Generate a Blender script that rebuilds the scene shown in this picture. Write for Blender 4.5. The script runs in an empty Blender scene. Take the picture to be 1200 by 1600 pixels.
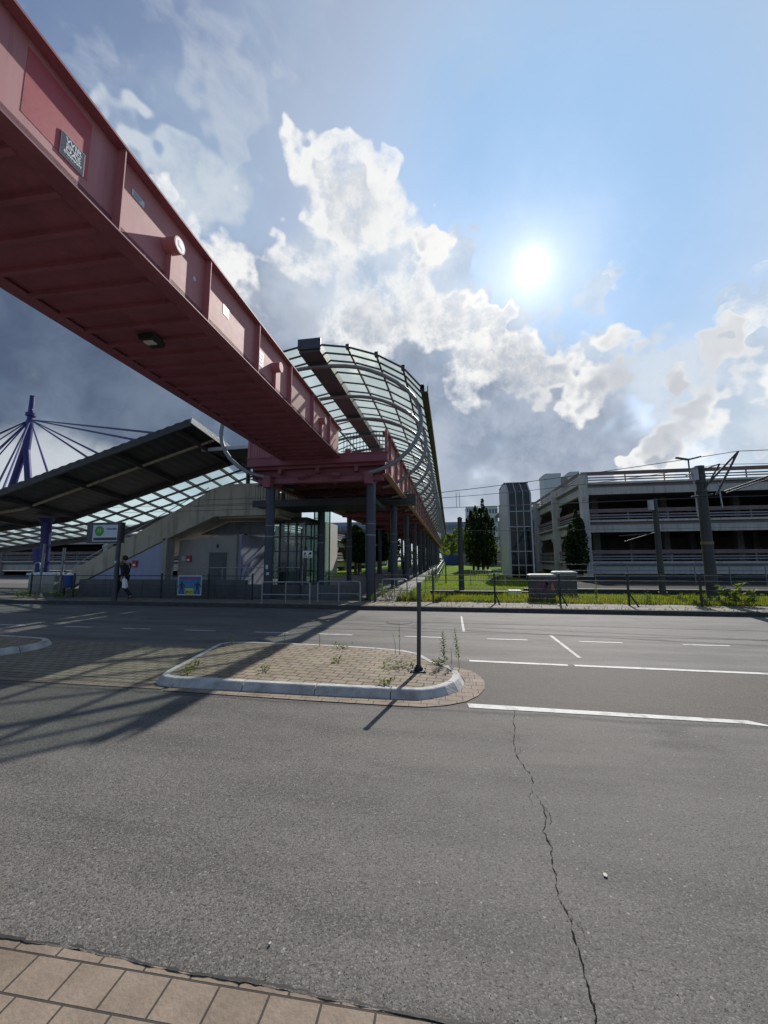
import bpy, math, random
from mathutils import Vector, Matrix, noise
random.seed(11)
SC = bpy.context.scene
COL = SC.collection
R = math.radians
ORI = Vector((0, 0, 0))

# ------------------------------------------------------------------ helpers
class MB:
    """collects faces; build() links them as one mesh object"""
    def __init__(s): s.v = []; s.f = []; s.sm = []
    def face(s, pts, smooth=False):
        n = len(s.v); s.v += [tuple(p) for p in pts]
        s.f.append(tuple(range(n, n + len(pts)))); s.sm.append(smooth)
    def grid(s, rows, closed=False, smooth=True):
        n = len(s.v); m = len(rows[0])
        for r in rows: s.v += [tuple(p) for p in r]
        for i in range(len(rows) - 1):
            for j in range(m if closed else m - 1):
                k = (j + 1) % m
                s.f.append((n + i*m + j, n + i*m + k, n + (i+1)*m + k, n + (i+1)*m + j)); s.sm.append(smooth)
    def hexa(s, p):
        """8 corners: bottom 0-3 ccw, top 4-7"""
        n = len(s.v); s.v += [tuple(q) for q in p]
        for f in ((3,2,1,0),(4,5,6,7),(0,1,5,4),(1,2,6,5),(2,3,7,6),(3,0,4,7)):
            s.f.append(tuple(n + i for i in f)); s.sm.append(False)
    def box(s, x0, y0, z0, x1, y1, z1):
        x0, x1 = min(x0, x1), max(x0, x1); y0, y1 = min(y0, y1), max(y0, y1); z0, z1 = min(z0, z1), max(z0, z1)
        s.hexa([(x0,y0,z0),(x1,y0,z0),(x1,y1,z0),(x0,y1,z0),(x0,y0,z1),(x1,y0,z1),(x1,y1,z1),(x0,y1,z1)])
    def beam(s, a, b, w, h, up=(0,0,1)):
        """box section bar from a to b, w sideways, h along up"""
        a = Vector(a); b = Vector(b); d = (b - a).normalized(); u = Vector(up)
        sd = d.cross(u)
        if sd.length < 1e-5: sd = d.cross(Vector((1,0,0)))
        sd.normalize(); u = sd.cross(d); sd = sd*(w/2); u = u*(h/2)
        s.hexa([a-sd-u, a+sd-u, b+sd-u, b-sd-u, a-sd+u, a+sd+u, b+sd+u, b-sd+u])
    def prism(s, poly, axis, a, b):
        """poly in the two other axes, extruded along axis from a to b"""
        def P(p, t): return {'x': (t, p[0], p[1]), 'y': (p[0], t, p[1]), 'z': (p[0], p[1], t)}[axis]
        n = len(s.v); m = len(poly)
        s.v += [P(p, a) for p in poly] + [P(p, b) for p in poly]
        s.f.append(tuple(range(n, n+m))); s.f.append(tuple(range(n+2*m-1, n+m-1, -1))); s.sm += [False, False]
        for i in range(m):
            j = (i+1) % m; s.f.append((n+i, n+m+i, n+m+j, n+j)); s.sm.append(False)
    def tube(s, pts, r, n=8, cap=True, closed=False):
        pts = [Vector(p) for p in pts]; m = len(pts)
        rs = r if isinstance(r, (list, tuple)) else [r]*m
        rows = []; prev = None
        for i, p in enumerate(pts):
            if closed: d = pts[(i+1) % m] - pts[i-1]
            else: d = pts[min(i+1, m-1)] - pts[max(i-1, 0)]
            d.normalize()
            if prev is None:
                u = d.cross(Vector((0,0,1)))
                if u.length < 1e-3: u = d.cross(Vector((1,0,0)))
            else: u = prev - d*prev.dot(d)
            u.normalize(); prev = u; w = d.cross(u)
            rows.append([p + (u*math.cos(2*math.pi*k/n) + w*math.sin(2*math.pi*k/n))*rs[i] for k in range(n)])
        if closed: rows.append(rows[0])
        s.grid(rows, closed=True)
        if cap and not closed:
            s.face(rows[0][::-1]); s.face(rows[-1])
    def disc(s, c, r, nrm, n=20):
        c = Vector(c); d = Vector(nrm).normalized(); u = d.orthogonal().normalized(); w = d.cross(u)
        s.face([c + (u*math.cos(2*math.pi*k/n) + w*math.sin(2*math.pi*k/n))*r for k in range(n)])
    def ball(s, c, rx, ry, rz, n=10, m=6):
        c = Vector(c); rows = []
        for i in range(m+1):
            t = math.pi*i/m
            rows.append([c + Vector((rx*math.sin(t)*math.cos(2*math.pi*k/n), ry*math.sin(t)*math.sin(2*math.pi*k/n), -rz*math.cos(t))) for k in range(n)])
        s.grid(rows, closed=True)
    def build(s, name, mat, parent=None, wd=True):
        off = Vector((0,0,0))
        if parent is not None and wd:
            r = parent
            while r.parent: r = r.parent
            off = Vector(r.location)
        me = bpy.data.meshes.new(name)
        me.from_pydata([tuple(Vector(p) - off) for p in s.v], [], s.f)
        me.polygons.foreach_set('use_smooth', s.sm); me.update()
        me.materials.append(mat)
        o = bpy.data.objects.new(name, me); COL.objects.link(o)
        if parent is not None: o.parent = parent
        return o

def tag(o, label, cat, group=None):
    o['label'] = label; o['category'] = cat
    if group: o['group'] = group
    return o
def thing(name, label, cat, loc=(0,0,0), rz=0, group=None):
    o = bpy.data.objects.new(name, None); COL.objects.link(o)
    o.location = loc; o.rotation_euler = (0, 0, rz); o.empty_display_size = .2
    return tag(o, label, cat, group)
def struct(o, kind='structure'): o['kind'] = kind; return o
KIDS = {}
def copy_tree(o, loc, label, rz=None, scale=None, group=None):
    def cp(a, par):
        c = a.copy(); COL.objects.link(c)
        if par is not None: c.parent = par
        for ch in [x for x in allobjs if x.parent == a]: cp(ch, c)
        return c
    allobjs = list(COL.objects)
    c = cp(o, None); c.location = loc; c['label'] = label
    if rz is not None: c.rotation_euler = (0,0,rz)
    if scale is not None: c.scale = scale
    if group: c['group'] = group
    return c
def text_mesh(name, txt, mat, size, origin, xdir, updir, parent=None, align='CENTER', extrude=.002, wd=True, sx=1.0, bold=0.0):
    cu = bpy.data.curves.new(name, 'FONT'); cu.body = txt; cu.size = size; cu.align_x = align; cu.align_y = 'CENTER'
    cu.extrude = extrude; cu.offset = bold; cu.resolution_u = 3
    t = bpy.data.objects.new(name, cu); COL.objects.link(t)
    bpy.context.view_layer.update()
    dg = bpy.context.evaluated_depsgraph_get()
    me = bpy.data.meshes.new_from_object(t.evaluated_get(dg))
    bpy.data.objects.remove(t)
    X = Vector(xdir).normalized(); Y = Vector(updir).normalized(); Z = X.cross(Y)
    off = Vector((0,0,0))
    if parent is not None and wd:
        r = parent
        while r.parent: r = r.parent
        off = Vector(r.location)
    O = Vector(origin) - off
    for v in me.vertices: v.co = O + X*v.co.x*sx + Y*v.co.y + Z*v.co.z
    me.materials.clear(); me.materials.append(mat)
    o = bpy.data.objects.new(name, me); COL.objects.link(o)
    if parent is not None: o.parent = parent
    return o

# ------------------------------------------------------------------ materials
class NT:
    def __init__(s, tree): s.t = tree; s.n = tree.nodes; s.l = tree.links
    def new(s, typ, **kw):
        n = s.n.new(typ)
        for k, v in kw.items(): setattr(n, k, v)
        return n
    def put(s, sock, v):
        if v is None: return
        if isinstance(v, bpy.types.NodeSocket): s.l.new(v, sock)
        else: sock.default_value = v
    def math(s, op, a, b=None, c=None, clamp=False):
        n = s.new('ShaderNodeMath', operation=op); n.use_clamp = clamp
        s.put(n.inputs[0], a); s.put(n.inputs[1], b); s.put(n.inputs[2], c); return n.outputs[0]
    def vm(s, op, a, b=None, scale=None):
        n = s.new('ShaderNodeVectorMath', operation=op); s.put(n.inputs[0], a)
        if b is not None: s.put(n.inputs[1], b)
        if scale is not None: s.put(n.inputs['Scale'], scale)
        return n.outputs['Value'] if op in ('DOT_PRODUCT', 'LENGTH') else n.outputs[0]
    def mr(s, v, a, b, c=0., d=1., smooth=True):
        n = s.new('ShaderNodeMapRange', interpolation_type='SMOOTHSTEP' if smooth else 'LINEAR')
        s.put(n.inputs['Value'], v); s.put(n.inputs['From Min'], a); s.put(n.inputs['From Max'], b)
        s.put(n.inputs['To Min'], c); s.put(n.inputs['To Max'], d); return n.outputs[0]
    def mix(s, f, a, b, blend='MIX'):
        n = s.new('ShaderNodeMix', data_type='RGBA', blend_type=blend)
        s.put(n.inputs['Factor'], f); s.put(n.inputs['A'] if False else n.inputs[6], a); s.put(n.inputs[7], b); return n.outputs[2]
    def noise(s, vec, scale, detail=4, rough=.55, dist=0., typ=None):
        n = s.new('ShaderNodeTexNoise'); s.put(n.inputs['Vector'], vec); n.inputs['Scale'].default_value = scale
        n.inputs['Detail'].default_value = detail; n.inputs['Roughness'].default_value = rough; n.inputs['Distortion'].default_value = dist
        return n.outputs['Fac']
    def voro(s, vec, scale, out='Distance', feature='F1'):
        n = s.new('ShaderNodeTexVoronoi', feature=feature); s.put(n.inputs['Vector'], vec); n.inputs['Scale'].default_value = scale
        return n.outputs[out]
def c4(c): return (c[0], c[1], c[2], 1.)
def base_mat(name):
    m = bpy.data.materials.new(name); m.use_nodes = True
    t = NT(m.node_tree); b = m.node_tree.nodes['Principled BSDF']
    return m, t, b
def pos(t): return t.new('ShaderNodeNewGeometry').outputs['Position']
def pmat(name, col, rough=.6, var=.18, scale=3., metal=0., spec=.5, bump=0., bscale=40., col2=None, streak=False, sheen=None, grime=None):
    """plain procedural material: colour broken by two noises, optional second (dirt) colour and bump"""
    m, t, b = base_mat(name); p = pos(t)
    n1 = t.noise(p, scale, 5, .6); n2 = t.noise(p, scale*9, 3, .6)
    k = t.math('ADD', t.math('MULTIPLY', n1, .65), t.math('MULTIPLY', n2, .35))
    dark = c4([c*(1-var) for c in col]); light = c4([min(1, c*(1+var)) for c in col])
    c = t.mix(t.mr(k, .3, .7), dark, light)
    if col2 is not None:
        if streak:
            sp = t.vm('MULTIPLY', p, (3., 3., .25)); n3 = t.noise(sp, 1.6, 5, .6)
        else: n3 = t.noise(p, scale*.6, 6, .65)
        c = t.mix(t.math('MULTIPLY', t.mr(n3, .48, .72), .75), c, c4(col2))
    if grime is not None:   # thin dirt runs and small chips
        g1 = t.noise(t.vm('MULTIPLY', p, (9., 9., .5)), 1.5, 5, .65); g2 = t.noise(p, 38, 3, .7)
        c = t.mix(t.math('MULTIPLY', t.mr(g1, .58, .74), .45), c, c4(grime))
        c = t.mix(t.math('MULTIPLY', t.mr(g2, .70, .76), .5), c, (.5,.42,.40,1))
    t.put(b.inputs['Base Color'], c); b.inputs['Metallic'].default_value = metal
    t.put(b.inputs['Roughness'], t.mr(n2, .2, .8, max(0, rough-(.02 if grime else .1)), min(1, rough+(.02 if grime else .1))))
    b.inputs['Specular IOR Level'].default_value = spec
    if sheen:
        b.inputs['Sheen Weight'].default_value = sheen[0]; b.inputs['Sheen Roughness'].default_value = .45; b.inputs['Sheen Tint'].default_value = c4(sheen[1])
    if bump:
        bn = t.new('ShaderNodeBump'); bn.inputs['Strength'].default_value = bump; bn.inputs['Distance'].default_value = .01
        t.put(bn.inputs['Height'], t.noise(p, bscale, 4, .6)); t.put(b.inputs['Normal'], bn.outputs[0])
    return m
def glass_mat(name, tint, thru=.7, gloss=.08, diff=(.7,.8,.7), trl=.2):
    m = bpy.data.materials.new(name); m.use_nodes = True; t = NT(m.node_tree); t.n.remove(t.n['Principled BSDF'])
    tr = t.new('ShaderNodeBsdfTransparent'); tr.inputs[0].default_value = c4(tint)
    tl = t.new('ShaderNodeBsdfTranslucent'); p = pos(t)
    t.put(tl.inputs[0], t.mix(t.noise(p, 1.3, 4), c4([d*.8 for d in diff]), c4(diff)))
    gl = t.new('ShaderNodeBsdfGlossy'); gl.inputs['Roughness'].default_value = .04; gl.inputs[0].default_value = (.9,.95,.95,1)
    a = t.new('ShaderNodeMixShader'); a.inputs[0].default_value = trl; t.l.new(tr.outputs[0], a.inputs[1]); t.l.new(tl.outputs[0], a.inputs[2])
    lw = t.new('ShaderNodeLayerWeight'); lw.inputs[0].default_value = .5
    f2 = t.math('ADD', t.math('MULTIPLY', t.math('POWER', lw.outputs['Facing'], 5.), .45), gloss, clamp=True)
    g = t.new('ShaderNodeMixShader'); t.put(g.inputs[0], f2); t.l.new(a.outputs[0], g.inputs[1]); t.l.new(gl.outputs[0], g.inputs[2])
    t.l.new(g.outputs[0], t.n['Material Output'].inputs[0]); return m

def brick_mat(name, c1, c2, mortar, bw, bh, msize=.006, rot=0., rough=.85, moss=None, offset=.5, squash=1.):
    m, t, b = base_mat(name); p = pos(t)
    mp = t.new('ShaderNodeMapping'); mp.inputs['Rotation'].default_value = (0,0,rot); t.put(mp.inputs[0], p)
    wob = t.vm('ADD', mp.outputs[0], t.vm('SCALE', t.vm('SUBTRACT', t.new('ShaderNodeTexNoise').outputs['Color'], (.5,.5,.5)), scale=.0))
    br = t.new('ShaderNodeTexBrick'); br.offset = offset
    t.put(br.inputs['Vector'], mp.outputs[0]); br.inputs['Scale'].default_value = 1.
    br.inputs['Brick Width'].default_value = bw; br.inputs['Row Height'].default_value = bh
    br.inputs['Mortar Size'].default_value = msize; br.inputs['Mortar Smooth'].default_value = .3; br.inputs['Bias'].default_value = 0.
    br.inputs['Color1'].default_value = c4(c1); br.inputs['Color2'].default_value = c4(c2); br.inputs['Mortar'].default_value = c4(mortar)
    n1 = t.noise(p, 2.2, 6, .65); n2 = t.noise(p, 70, 3, .6)
    c = t.mix(t.mr(n1, .3, .75), br.outputs['Color'], t.mix(1., br.outputs['Color'], (.62,.6,.58,1), 'MULTIPLY'))
    c = t.mix(t.mr(n2, .3, .7, 0., .45), c, t.mix(1., c, (.7,.7,.7,1), 'MULTIPLY'))
    if moss is not None:
        mf = t.math('MULTIPLY', t.mr(t.noise(p, 3.5, 5, .6), .5, .62), t.mr(br.outputs['Fac'], .1, .7))
        c = t.mix(mf, c, c4(moss))
    t.put(b.inputs['Base Color'], c); b.inputs['Roughness'].default_value = rough
    bn = t.new('ShaderNodeBump'); bn.inputs['Strength'].default_value = .6; bn.inputs['Distance'].default_value = .012
    h = t.math('ADD', t.math('MULTIPLY', br.outputs['Fac'], -1.), t.math('MULTIPLY', n2, .35)); t.put(bn.inputs['Height'], h)
    t.put(b.inputs['Normal'], bn.outputs[0]); return m

def asphalt_mat():
    m, t, b = base_mat('asphalt'); p = pos(t)
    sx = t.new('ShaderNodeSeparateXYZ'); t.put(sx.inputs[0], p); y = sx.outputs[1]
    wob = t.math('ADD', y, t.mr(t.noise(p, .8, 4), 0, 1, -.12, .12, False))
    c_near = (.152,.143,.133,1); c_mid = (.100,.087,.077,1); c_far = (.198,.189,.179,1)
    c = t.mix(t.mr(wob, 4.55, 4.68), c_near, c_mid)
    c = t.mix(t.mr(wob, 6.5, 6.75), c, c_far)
    # tyre tracks: polished darker bands along the lanes
    trk = t.math('ADD', t.mr(t.math('ABSOLUTE', t.math('SUBTRACT', wob, 7.35)), .0, .45, 1., 0.), t.mr(t.math('ABSOLUTE', t.math('SUBTRACT', wob, 10.6)), .0, .5, 1., 0.))
    c = t.mix(t.math('MULTIPLY', trk, .3), c, (.05,.048,.046,1))
    st = t.noise(t.vm('MULTIPLY', p, (.5, 2.2, 1.)), 1.1, 6, .65)
    c = t.mix(t.mr(st, .35, .7, 0., .55), c, (.066,.063,.060,1))
    spot = t.noise(p, 1.7, 5, .7); c = t.mix(t.mr(spot, .62, .72, 0., .35), c, (.16,.15,.14,1))
    seam = t.mr(t.math('ABSOLUTE', t.math('SUBTRACT', wob, 4.50)), .015, .06, .6, 0.)
    c = t.mix(seam, c, (.035,.033,.032,1))
    oil = t.noise(t.vm('ADD', p, (11.,3.,0.)), .9, 6, .7); c = t.mix(t.mr(oil, .56, .70, 0., .5), c, (.045,.042,.039,1))
    trk2 = t.mr(t.math('ABSOLUTE', t.math('SUBTRACT', wob, 2.75)), .15, .7, 1., 0.); c = t.mix(t.math('MULTIPLY', trk2, .16), c, (.17,.165,.158,1))
    # oily dark patch at the end of the island
    # aggregate
    v = t.new('ShaderNodeTexVoronoi'); t.put(v.inputs['Vector'], p); v.inputs['Scale'].default_value = 150.
    sc = t.new('ShaderNodeSeparateColor'); t.l.new(v.outputs['Color'], sc.inputs[0]); rnd = sc.outputs[0]
    v2 = t.new('ShaderNodeTexVoronoi'); t.put(v2.inputs['Vector'], p); v2.inputs['Scale'].default_value = 46.
    sc2 = t.new('ShaderNodeSeparateColor'); t.l.new(v2.outputs['Color'], sc2.inputs[0])
    c = t.mix(t.mr(rnd, .0, .5, .58, 0., False), c, (.014,.014,.014,1))
    pit = t.noise(p, 60, 3, .6); c = t.mix(t.mr(pit, .56, .66, 0., .7), c, (.018,.018,.018,1))
    c = t.mix(t.mr(rnd, .72, 1., 0., .8, False), c, (.235,.225,.21,1))
    c = t.mix(t.math('MULTIPLY', t.mr(sc2.outputs[0], .972, .985, 0., .7, False), t.mr(v2.outputs['Distance'], .34, .2)), c, (.36,.34,.31,1))
    t.put(b.inputs['Base Color'], c)
    t.put(b.inputs['Roughness'], t.mr(rnd, 0, 1, .66, .92, False)); b.inputs['Specular IOR Level'].default_value = .2
    bn = t.new('ShaderNodeBump'); bn.inputs['Strength'].default_value = .32; bn.inputs['Distance'].default_value = .004
    h = t.math('ADD', t.math('MULTIPLY', v.outputs['Distance'], -1.), t.math('MULTIPLY', rnd, .5)); t.put(bn.inputs['Height'], h)
    t.put(b.inputs['Normal'], bn.outputs[0]); return m

def grass_mat(name, c1, c2, c3):
    m, t, b = base_mat(name); p = pos(t)
    c = t.mix(t.mr(t.noise(p, .5, 6, .65), .35, .68), c4(c1), c4(c2))
    c = t.mix(t.mr(t.noise(p, 26, 4, .7), .45, .75, 0., .8), c, c4(c3))
    t.put(b.inputs['Base Color'], c); b.inputs['Roughness'].default_value = .9; b.inputs['Specular IOR Level'].default_value = .03
    bn = t.new('ShaderNodeBump'); bn.inputs['Strength'].default_value = 1.; bn.inputs['Distance'].default_value = .05
    t.put(bn.inputs['Height'], t.noise(p, 45, 5, .7)); t.put(b.inputs['Normal'], bn.outputs[0]); return m
def leaf_mat(name, c1, c2, trl=.45):
    m = bpy.data.materials.new(name); m.use_nodes = True; t = NT(m.node_tree); t.n.remove(t.n['Principled BSDF'])
    p = pos(t); c = t.mix(t.mr(t.noise(p, 1.4, 5, .7), .3, .7), c4(c1), c4(c2))
    d = t.new('ShaderNodeBsdfDiffuse'); t.put(d.inputs[0], c)
    l = t.new('ShaderNodeBsdfTranslucent'); t.put(l.inputs[0], t.mix(1., c, (1.25,1.2,.55,1), 'MULTIPLY'))
    g = t.new('ShaderNodeBsdfGlossy'); g.inputs['Roughness'].default_value = .45; g.inputs[0].default_value = (.5,.5,.5,1)
    a = t.new('ShaderNodeMixShader'); a.inputs[0].default_value = trl; t.l.new(d.outputs[0], a.inputs[1]); t.l.new(l.outputs[0], a.inputs[2])
    a2 = t.new('ShaderNodeMixShader'); a2.inputs[0].default_value = .02; t.l.new(a.outputs[0], a2.inputs[1]); t.l.new(g.outputs[0], a2.inputs[2])
    t.l.new(a2.outputs[0], t.n['Material Output'].inputs[0]); return m

M = {}
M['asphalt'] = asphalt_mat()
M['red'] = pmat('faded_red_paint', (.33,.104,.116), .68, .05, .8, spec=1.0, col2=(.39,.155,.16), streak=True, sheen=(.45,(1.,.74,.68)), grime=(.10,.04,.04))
M['red_new'] = pmat('fresh_red_paint', (.33,.045,.06), .5, .07, 3., spec=.45, sheen=(.25,(1.,.5,.5)))
M['red_shaded'] = pmat('shaded_red_paint', (.25,.082,.108), .65, .15, 1.5, col2=(.17,.055,.075), grime=(.06,.025,.03))  # darker copy of the bridge red: shade painted into soffits, flanges, landing beams
M['steelgrey'] = pmat('grey_steel', (.20,.21,.23), .42, .12, 3., metal=.35, spec=.5)
M['darksteel'] = pmat('dark_steel', (.055,.06,.068), .5, .2, 3., metal=.2)
M['column'] = pmat('blue_grey_paint', (.036,.044,.068), .45, .15, 1.2, spec=.5, col2=(.026,.03,.044), streak=True)
M['bluemast'] = pmat('ultramarine_paint', (.016,.017,.13), .5, .12, 1.)
M['concrete'] = pmat('concrete', (.33,.32,.29), .88, .14, 1.3, bump=.25, bscale=25, col2=(.20,.19,.17), streak=True)
M['concrete_warm'] = pmat('warm_board_concrete', (.45,.40,.31), .88, .12, 1.2, bump=.3, bscale=22, col2=(.22,.195,.15), streak=True)
M['concrete_dark'] = pmat('dark_concrete', (.12,.12,.12), .9, .2, 1.3, bump=.25, col2=(.07,.07,.07), streak=True)
M['kerbwhite'] = pmat('whitewashed_kerb', (.44,.43,.41), .88, .24, 6., bump=.8, bscale=28, col2=(.17,.16,.145))
M['kerbdark'] = pmat('grey_granite_kerb', (.055,.053,.052), .85, .3, 5., bump=.3)
M['whitewall'] = pmat('pale_blue_render', (.36,.37,.50), .8, .06, .8, col2=(.29,.30,.41), streak=True)
M['greywall'] = pmat('warm_grey_render', (.33,.31,.28), .85, .1, 1., col2=(.25,.23,.21), streak=True)
M['rail'] = pmat('galvanised_rail', (.34,.35,.36), .45, .12, 5., metal=.5)
M['white'] = pmat('white_paint', (.74,.74,.72), .6, .06, 3.)
M['paintline'] = pmat('worn_road_paint', (.55,.55,.53), .75, .12, 9., bump=.3, bscale=90, col2=(.15,.145,.14))
M['paintthin'] = pmat('faded_road_paint', (.44,.44,.42), .75, .15, 6., bump=.3, bscale=90, col2=(.13,.13,.125))
M['dullrail'] = pmat('dull_pale_rail', (.27,.25,.25), .75, .15, 4.)
M['brown'] = pmat('brown_plank', (.20,.14,.13), .75, .2, 2., col2=(.12,.09,.085))
M['roofdark'] = pmat('dark_roof_sheet', (.036,.036,.04), .6, .2, 1.5, col2=(.055,.05,.048))
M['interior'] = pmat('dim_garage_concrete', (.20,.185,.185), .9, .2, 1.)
M['ground_shade'] = pmat('shade_dark_ground', (.035,.034,.033), .95, .3, 6., spec=.1, bump=.6, bscale=18)  # near-black ground colour standing in for shade
M['black'] = pmat('black_paint', (.018,.018,.02), .5, .2, 4.)
M['crack'] = pmat('crack_dark', (.009,.009,.009), .9, .3, 20., spec=.1)
M['seal'] = pmat('bitumen_seal', (.026,.025,.024), .75, .3, 20.)
M['glass_canopy'] = glass_mat('canopy_glass', (.84,.92,.86), gloss=.02, diff=(.80,.86,.72), trl=.30)
M['glass_roof'] = glass_mat('station_roof_glass', (.78,.90,.90), gloss=.02, diff=(.7,.85,.82), trl=.35)
M['glass_lift'] = glass_mat('lift_glass', (.74,.86,.80), gloss=.06, diff=(.55,.65,.58), trl=.10)
M['glass_tower'] = glass_mat('tower_glass', (.14,.16,.25), gloss=.03, diff=(.35,.42,.55), trl=.04)
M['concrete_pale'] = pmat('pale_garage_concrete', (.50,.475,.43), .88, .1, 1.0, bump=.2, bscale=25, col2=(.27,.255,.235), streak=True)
M['tower_wall'] = pmat('pale_tower_cladding', (.62,.64,.70), .7, .06, .8, col2=(.48,.49,.55), streak=True)
M['lawn'] = grass_mat('lawn_grass', (.10,.18,.016), (.15,.225,.022), (.06,.115,.012))
M['blade'] = leaf_mat('grass_blade', (.12,.20,.016), (.27,.26,.06), .5)
M['weed'] = leaf_mat('weed_leaf', (.10,.17,.03), (.19,.25,.05))
M['drystem'] = pmat('dry_stem', (.17,.14,.07), .85, .25, 30.)
M['leaf_dark'] = leaf_mat('dark_foliage', (.022,.04,.013), (.05,.075,.022), .25)
M['leaf_mid'] = leaf_mat('mid_foliage', (.045,.085,.02), (.085,.125,.03), .35)
M['leaf_light'] = leaf_mat('light_foliage', (.12,.19,.025), (.20,.26,.04), .5)
M['bark'] = pmat('bark', (.07,.055,.042), .9, .3, 8., bump=.6)
M['facade_blue'] = pmat('blue_grey_cladding', (.20,.26,.38), .5, .08, .5)
M['facade_pale'] = pmat('pale_cladding', (.45,.49,.53), .6, .06, .4)
M['window'] = pmat('window_glass', (.05,.07,.10), .12, .2, .3, spec=.7)
M['pave_island'] = brick_mat('brown_block_paving', (.25,.20,.145), (.31,.25,.18), (.055,.047,.035), .215, .125, .011, 0.10, moss=(.07,.085,.03))
M['pave_median'] = brick_mat('grey_block_paving', (.235,.20,.155), (.27,.235,.18), (.05,.045,.035), .22, .115, .010, 0.02, moss=(.09,.10,.045))
M['pave_near'] = brick_mat('pinkish_gutter_slabs', (.265,.208,.160), (.30,.236,.183), (.055,.046,.038), .205, .145, .005, -.02, offset=.35)
M['pave_far'] = brick_mat('footway_slabs', (.25,.225,.19), (.30,.27,.225), (.08,.075,.05), .3, .22, .01, .0, moss=(.10,.12,.05))
M['path'] = pmat('path_asphalt', (.12,.115,.11), .85, .2, 2., bump=.3)
M['jacket'] = pmat('black_cloth', (.016,.016,.02), .85, .25, 20.)
M['trousers'] = pmat('dark_trousers', (.014,.015,.02), .85, .25, 20.)
M['skin'] = pmat('skin', (.42,.25,.18), .55, .06, 20.)
M['hair'] = pmat('dark_hair', (.02,.014,.011), .55, .3, 30.)
M['green'] = pmat('sign_green', (.02,.30,.06), .5, .05, 4.)
M['signgrey'] = pmat('sign_face', (.50,.55,.62), .4, .05, 3.)
M['bluetext'] = pmat('blue_lettering', (.05,.10,.20), .5, .05, 4.)
M['slate'] = pmat('slate_sign', (.04,.052,.075), .85, .08, 6.)
M['letter'] = pmat('pale_lettering', (.55,.60,.64), .5, .08, 12.)
M['bannerblue'] = pmat('banner_blue', (.05,.17,.36), .6, .25, 3.5)
M['bannerred'] = pmat('banner_red', (.42,.03,.05), .6, .1, 5.)
M['banneryellow'] = pmat('banner_yellow', (.52,.50,.10), .6, .05, 5.)
M['bluebin'] = pmat('blue_plastic', (.02,.06,.24), .45, .1, 4.)
M['redbox'] = pmat('red_box', (.45,.03,.03), .5, .08, 5.)
M['cabinet'] = pmat('grey_cabinet', (.085,.08,.078), .7, .12, 3., col2=(.05,.048,.048))
M['magenta'] = pmat('magenta_spray', (.24,.03,.12), .6, .25, 8.)
M['orange'] = pmat('orange_spray', (.42,.13,.05), .6, .25, 8.)
M['lamp'] = pmat('lamp_lens', (.62,.60,.58), .3, .05, 5.)
M['sticker'] = pmat('pale_sticker', (.50,.55,.60), .45, .12, 25.)
M['ivory'] = pmat('pale_scrap', (.42,.40,.37), .7, .08, 30.)
M['pylon'] = pmat('far_concrete', (.42,.42,.40), .8, .08, .6)

# ------------------------------------------------------------------ sky and light
AZ, EL = R(13.43), R(37.3)
SUN = Vector((math.sin(AZ)*math.cos(EL), math.cos(AZ)*math.cos(EL), math.sin(EL)))
WHITE = [(-15.3,47.5,3.0,1),(-17.9,44.2,4.5,1),(-22.4,42.3,3.3,1),(-13.7,41.9,5.9,1),(-19.8,38.3,6.0,1),(-9.5,38.7,6.3,1),(-4.3,36.0,5.5,1),(-13.6,34.3,7.4,1),(-1.7,39.7,3.0,1),(-36.9,41.5,4.0,0.9),(-41.6,43.0,2.6,0.85),(-44.4,43.7,2.0,0.8),(-34.5,38.0,3.5,0.8),(0.6,32.7,4.9,1),(5.1,33.4,2.6,1),(9.3,32.2,2.6,1),(11.3,27.9,4.5,1),(4.8,28.0,5.5,1),(14.1,24.2,4.0,1),(16.4,21.4,2.5,0.9),(20.3,24.6,4.0,1),(24.1,25.2,3.2,1),(19.2,21.7,4.4,1),(26.1,21.0,3.4,1),(29.7,21.2,2.9,1),(32.1,20.6,2.8,1),(32.9,17.8,4.0,1),(35.4,16.4,3.8,1),(28.3,16.0,3.9,0.9),(33.8,13.3,3.8,0.8),(23.5,31.5,1.5,0.6),(37.5,25.2,.9,0.6),(26.6,11.6,2.6,1),(-29.3,34.3,4.1,0.6)]
GREY = [(-5.6,24.5,8.4,1),(4.1,20.4,9.7,1),(12.8,16.1,9.3,1),(19.2,15.2,6.4,0.9),(-13.6,27.9,6.7,0.8),(7.4,12.1,8.0,0.8),(0.1,13.4,8.3,0.8),(-29.1,30.6,7.9,0.8),(-27.5,34.5,5.5,0.5),(30.7,9.6,5.3,0.4)]
SPOT = [(24.5,22.1,3.2,1),(28.1,17.9,2.6,1),(31.7,20.2,2.4,0.7),(11.5,23.8,3.4,0.7),(-13.6,36.5,3.0,0.5),(-21.8,37.4,2.5,0.4)]
DARK = [(-54.5,24.1,9.7,1),(-44.6,21.4,10.7,1),(-59.4,14.8,9.5,1),(-37.1,19.8,8.7,1),(-49.9,29.6,5.5,0.7),(-32.4,23.8,6.7,0.6),(-100,30,20,1)]  # last entry: unseen dark cloud added left of view to cut fill light
VEIL = [(28.9,51.3,17.2,0.8),(8.3,57.4,10.4,0.8),(37.8,35.6,13.2,0.9),(32.7,30.5,8.4,0.7),(-18.3,57.7,9.0,0.6),(-7.1,53.4,8.5,0.5),(-34.4,42.4,11.1,0.5),(-42.3,37.3,8.4,0.5),(-13.5,16.4,25.8,0.6),(21.1,10.8,19.6,0.7),(39.3,19.7,11.6,0.8),(-51.1,9.4,5.5,1.0),(-45.0,8.2,5.6,0.8)]
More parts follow.
